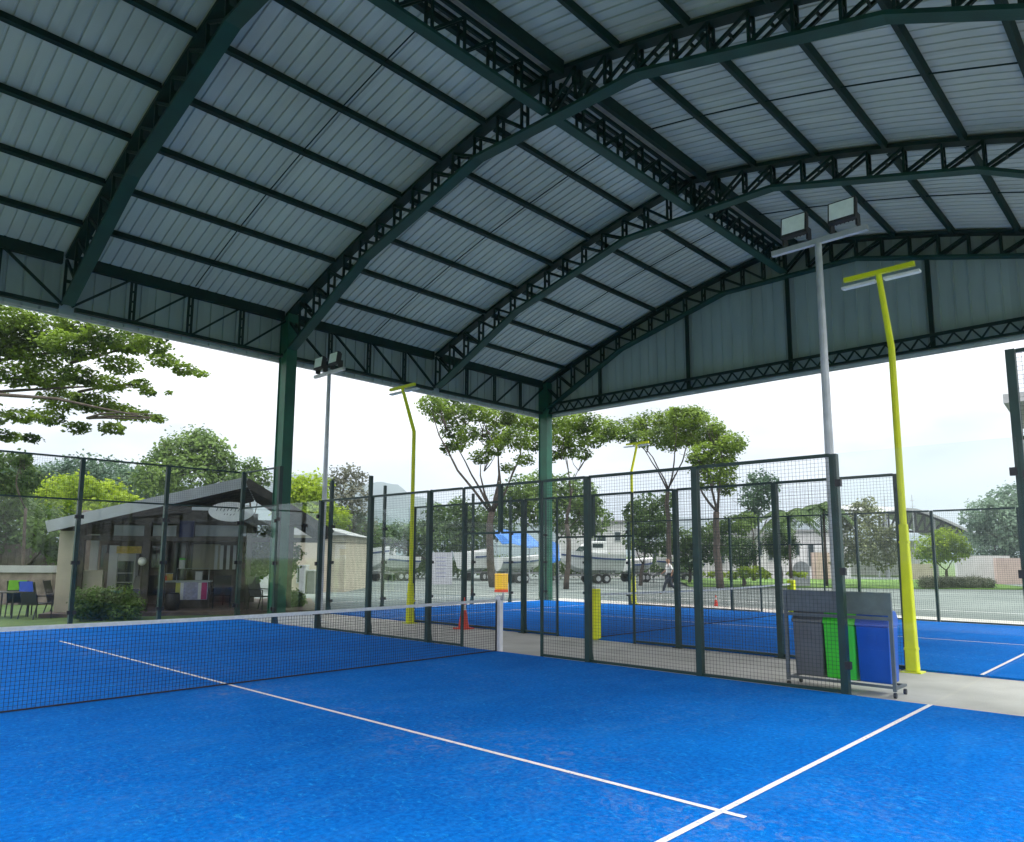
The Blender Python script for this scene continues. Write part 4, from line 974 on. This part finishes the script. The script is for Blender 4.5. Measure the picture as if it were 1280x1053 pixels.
# masts
for u, vt, d, lb in ((1098, 622, 70, 'thin mast left of the hangar roof'), (1110, 618, 70, 'mast with fittings nearest the hangar roof'), (1145, 618, 72, 'thin mast above the hangar ridge'), (402, 598, 60, 'thin pale mast behind the cream building')):
    t = thing('mast', lb, 'mast', G(u, d, -.05), RZ); h = P(u, vt, d).z
    MB().tube([(0, 0, 0), (0, 0, h)], [.07, .03], 6).build('pole', M['galv'], t); MB().bar((-.3, 0, h*.86), (.3, 0, h*.86), .04).bar((-.2, 0, h*.93), (.2, 0, h*.93), .04).build('cross_arm', M['galv'], t)
# street furniture: cctv-like railing and low kerb at yard edge
vg = MB()
a = G(860, 46); b_ = G(1300, 43.5)
dirv = (b_-a).normalized(); nrm = Vector((-dirv.y, dirv.x, 0))
if nrm.dot(FH) < 0: nrm = -nrm
vg.poly([a+Vector((0,0,.02)), b_+Vector((0,0,.02)), b_+nrm*10+Vector((0,0,.25)), a+nrm*10+Vector((0,0,.25)), a+Vector((0,0,-.08)), b_+Vector((0,0,-.08))], [(0,1,2,3),(4,5,1,0)])
M['lawn'] = mat('bright_lawn', (.07, .16, .02), .9, 0, .2, .7, .8, 60, col2=(.14, .26, .04), detail=9)
vg.build('verge', M['lawn'], kind='structure')

# ------------------------------------------------------------------ boats on trailers
def boat(u, d, L_, rz, label, cover=False, cabin=True, beam=2.1, hullh=1.15, base=.75):
    t = thing('boat', label, 'boat', G(u, d, -.05), RZ+rz, 'boats parked on trailers beyond the yard')
    b = MB(); n = 10; rows = []
    for i in range(n+1):
        s = i/n; x = -L_/2+L_*s; w = beam/2*(1-max(0, (s-.45)/.55)**2.2)+.02; zt = base+hullh*(.86+.22*s*s); zk = base+(.55*max(0, (s-.6)/.4)**2)*hullh
        rows.append([(x, -w, zt), (x, -w*.93, zt-.28), (x, -w*.62, zk+.22), (x, 0, zk), (x, w*.62, zk+.22), (x, w*.93, zt-.28), (x, w, zt)])
    for r in rows: b.v += r
    for i in range(n):
        for k in range(6): a = i*7+k; b.f.append((a, a+7, a+8, a+1))
    b.f.append(tuple(range(7))); b.f.append(tuple(n*7+k for k in range(7))[::-1])
    for i in range(n): a = i*7; b.f.append((a, a+6, a+13, a+7))
    hl = b.build('hull', M['gel'], t)
    st_ = MB()
    for i in range(n):
        for s_, k in ((-1, 1), (1, 5)):
            p0 = Vector(rows[i][k]); p1 = Vector(rows[i+1][k]); o = Vector((0, s_*.02, 0)); st_.poly([p0+o, p1+o, p1+o+Vector((0, 0, -.12)), p0+o+Vector((0, 0, -.12))], [(0, 1, 2, 3)])
    st_.build('stripe', M['hullblue'], hl)
    zt = base+hullh*.9
    if cabin:
        c = MB().prism([(-L_*.22, zt), (L_*.22, zt), (L_*.10, zt+.55), (L_*.02, zt+.85), (-L_*.2, zt+.85)], -beam*.34, beam*.34).build('cabin', M['gel'], t, bevel=.05)
        MB().prism([(L_*.195, zt+.12), (L_*.105, zt+.50), (L_*.118, zt+.51), (L_*.208, zt+.13)], -beam*.28, beam*.28).build('windscreen', M['winglass'], c)
        for s_ in (-1, 1):
            y0, y1 = sorted((s_*beam*.345, s_*beam*.35)); MB().box(-L_*.14, L_*.04, y0, y1, zt+.4, zt+.68).build('side_window', M['winglass'], c)
        MB().tube([(-L_*.1, 0, zt+.85), (-L_*.14, 0, zt+1.5)], [.03, .02], 6).build('mast', M['galv'], c)
    if cover:
        c = MB(); m_ = 12; rr = []
        for i in range(m_+1):
            s = i/m_; x = -L_*.56+L_*1.12*s; w = beam/2*(1-max(0, (s-.5)/.55)**2)+.14; zr = zt+1.05-.7*abs(s-.42)**1.5+.08*math.sin(i*1.9)
            rr.append([(x, -w, zt-.35-.18*(i % 3 == 0)), (x, -w, zt+.1), (x, -w*.5, (zt+zr)/2+.18), (x, 0, zr), (x, w*.5, (zt+zr)/2+.18), (x, w, zt+.1), (x, w, zt-.35-.18*(i % 2))])
        for r in rr: c.v += r
        for i in range(m_):
            for k in range(6): a = i*7+k; c.f.append((a, a+7, a+8, a+1))
        o = c.build('cover', M['tarp'], t); sm = o.modifiers.new('s', 'SOLIDIFY'); sm.thickness = .03
    tr = MB()
    for s_ in (-.55, .55): tr.bar((-L_*.42, s_, base-.12), (L_*.35, s_, base-.12), .08, .12).bar((L_*.35, s_, base-.12), (L_*.62, 0, base-.25), .08, .1)
    for x in (-.35, -.1, .2): tr.bar((L_*x, -.55, base-.12), (L_*x, .55, base-.12), .08, .08).bar((L_*x, -.5, base-.1), (L_*x, -.5, base+.3), .06).bar((L_*x, .5, base-.1), (L_*x, .5, base+.3), .06)
    tr.bar((L_*.58, 0, base-.25), (L_*.58, 0, 0), .06)
    tl = tr.build('trailer', M['trailer'], t)
    for x in (-.16, -.02):
        for s_ in (-1, 1): MB().tube([(L_*x, s_*.78, .33), (L_*x, s_*.98, .33)], [.33, .33], 16).build('wheel', M['tyre'], tl); MB().tube([(L_*x, s_*.985, .33), (L_*x, s_*.99, .33)], [.18, .18], 12).build('rim', M['galv'], tl) 
    return t
boat(738, 52, 4.6, -2.75, 'white cabin cruiser on a trailer between the fence posts, right of the corner column', hullh=1.5, beam=2.0, base=.7)
boat(462, 54, 3.6, -.5, 'white boat on a trailer nearest the cream building', hullh=1.6, cabin=False, base=.8)
boat(492, 56, 3.6, -2.4, 'small white motor boat left of the yellow pole, stern to the pale shed', hullh=1.2, cabin=False)
boat(650, 52, 3.6, .5, 'boat parked under the blue tarpaulin beside the umbrella tree', False, False, 1.8, 1.1, .8)
boat(598, 57, 3.6, 1.0, 'narrow white boat partly hidden behind the upright banner', hullh=1.6, cabin=False)
boat(845, 54, 3.8, -2.6, 'white open boat with raised bow behind the walking man', hullh=1.0, cabin=False, base=.8)
boat(797, 56, 3.2, .7, 'small white boat right of the cabin cruiser, behind the third yellow pole', hullh=1.0, cabin=False)
# blue tarpaulin slung between poles
to = G(655, 47, -.05); tz = lambda v: P(655, v, 47).z+.05; tx = lambda u: (u-655)*47/FPX
tp = thing('tarpaulin_shelter', 'bright blue tarpaulin slung on poles left of the corner column', 'tarpaulin', to, RZ)
b = MB(); rows = [(619, 664, 670), (628, 661, 681), (640, 664, 680), (652, 664, 683), (662, 668, 686), (672, 677, 684), (682, 678, 700), (690, 676, 704), (699, 680, 701)]
for k, (u, v0, v1) in enumerate(rows): b.v += [(tx(u), .9+.2*math.sin(k*2.1), tz(v0)), (tx(u), .2, (tz(v0)+tz(v1))/2+.08*math.sin(k*1.7)), (tx(u), -.5+.25*math.sin(k*1.3), tz(v1))]
for k in range(len(rows)-1):
    for q in range(2): a = 3*k+q; b.f.append((a, a+3, a+4, a+1))
o = b.build('tarpaulin', M['tarp'], tp); md = o.modifiers.new('s', 'SOLIDIFY'); md.thickness = .02
for u, v in ((620, 664), (662, 668), (699, 680)): MB().tube([(tx(u), .9, 0), (tx(u), .9, tz(v))], [.035, .03], 6).build('pole', M['galv'], tp)
# clutter of low vegetation behind the boats
tree('boundary_hedge', 'long grey green hedge running behind the row of parked boats', G(600, 62, -.05), px([(u, 708, 9, 1.1) for u in range(440, 880, 12)], 62, 77, .8, 1.), L_mid, .22, 1.6, .1, seed=77, cat='hedge', trunk=False)

# ------------------------------------------------------------------ walking man
def person(loc, rz, label):
    t = thing('person', label, 'person', loc, rz)
    J = {'pel': (0, 0, .92), 'bel': (0, 0, 1.08), 'che': (.02, 0, 1.30), 'nek': (.03, 0, 1.47), 'hd0': (.05, 0, 1.56), 'hd1': (.06, 0, 1.66), 'hd2': (.05, 0, 1.74),
         'shL': (.02, .19, 1.40), 'shR': (.02, -.19, 1.40), 'elL': (-.12, .25, 1.16), 'elR': (.10, -.25, 1.15), 'wrL': (-.06, .24, .93), 'wrR': (.30, -.22, 1.00), 'haL': (-.03, .23, .86), 'haR': (.36, -.21, .98),
         'hiL': (0, .09, .90), 'hiR': (0, -.09, .90), 'knL': (.22, .10, .52), 'knR': (-.08, -.10, .50), 'anL': (.34, .10, .12), 'anR': (-.38, -.10, .20), 'toL': (.50, .11, .05), 'toR': (-.30, -.11, .06)}
    Rr = {'pel': .15, 'bel': .14, 'che': .16, 'nek': .06, 'hd0': .085, 'hd1': .10, 'hd2': .06, 'shL': .075, 'shR': .075, 'elL': .045, 'elR': .045, 'wrL': .032, 'wrR': .032, 'haL': .035, 'haR': .035,
          'hiL': .10, 'hiR': .10, 'knL': .065, 'knR': .065, 'anL': .042, 'anR': .042, 'toL': .038, 'toR': .038}
    def skin(name, keys, edges, m, par, grow=0, over={}):
        me = bpy.data.meshes.new(name); ks = list(keys); me.from_pydata([J[k] for k in ks], [(ks.index(a), ks.index(b)) for a, b in edges], []); me.materials.append(m)
        o = put(name, me, par); md = o.modifiers.new('skin', 'SKIN'); sk = me.skin_vertices[0].data
        for i, k in enumerate(ks): r = over.get(k, Rr[k])+grow; sk[i].radius = (r, r*.8 if k in ('pel', 'bel', 'che') else r)
        sk[0].use_root = True; o.modifiers.new('sub', 'SUBSURF').levels = 1; o.modifiers['sub'].render_levels = 2; md.use_smooth_shade = True
        return o
    E_ = [('pel', 'bel'), ('bel', 'che'), ('che', 'nek'), ('nek', 'hd0'), ('hd0', 'hd1'), ('hd1', 'hd2'), ('che', 'shL'), ('che', 'shR'), ('shL', 'elL'), ('shR', 'elR'), ('elL', 'wrL'), ('elR', 'wrR'), ('wrL', 'haL'), ('wrR', 'haR'),
          ('pel', 'hiL'), ('pel', 'hiR'), ('hiL', 'knL'), ('hiR', 'knR'), ('knL', 'anL'), ('knR', 'anR'), ('anL', 'toL'), ('anR', 'toR')]
    skin('body', J.keys(), E_, M['skin'], t)
    skin('shirt', ['bel', 'pel', 'che', 'shL', 'shR', 'elL', 'elR'], [('bel', 'pel'), ('bel', 'che'), ('che', 'shL'), ('che', 'shR'), ('shL', 'elL'), ('shR', 'elR')], M['shirt'], t, .022)
    skin('trousers', ['pel', 'hiL', 'hiR', 'knL', 'knR', 'anL', 'anR'], [('pel', 'hiL'), ('pel', 'hiR'), ('hiL', 'knL'), ('hiR', 'knR'), ('knL', 'anL'), ('knR', 'anR')], M['trousers'], t, .018)
    J['hd1'] = (.04, 0, 1.69); J['hd2'] = (.03, 0, 1.75)
    skin('hair', ['hd1', 'hd2'], [('hd1', 'hd2')], M['hair'], t, .015)
    return t
person(G(836, 36, -.05), RZ+math.pi, 'man in a white shirt and dark trousers walking across the yard')

# ------------------------------------------------------------------ air
hb = MB().box(-1300, 2600, -1300, 2600, -4, 260).mesh('haze', M['white'])
hm = bpy.data.materials.new('haze'); hm.use_nodes = True; t = hm.node_tree; t.nodes.clear()
o = t.nodes.new('ShaderNodeOutputMaterial'); pv = t.nodes.new('ShaderNodeVolumePrincipled'); pv.inputs['Color'].default_value = (.70, .82, .93, 1); pv.inputs['Density'].default_value = .0007
t.links.new(pv.outputs[0], o.inputs['Volume']); hb.materials.clear(); hb.materials.append(hm)
put('haze', hb, None, kind='stuff')
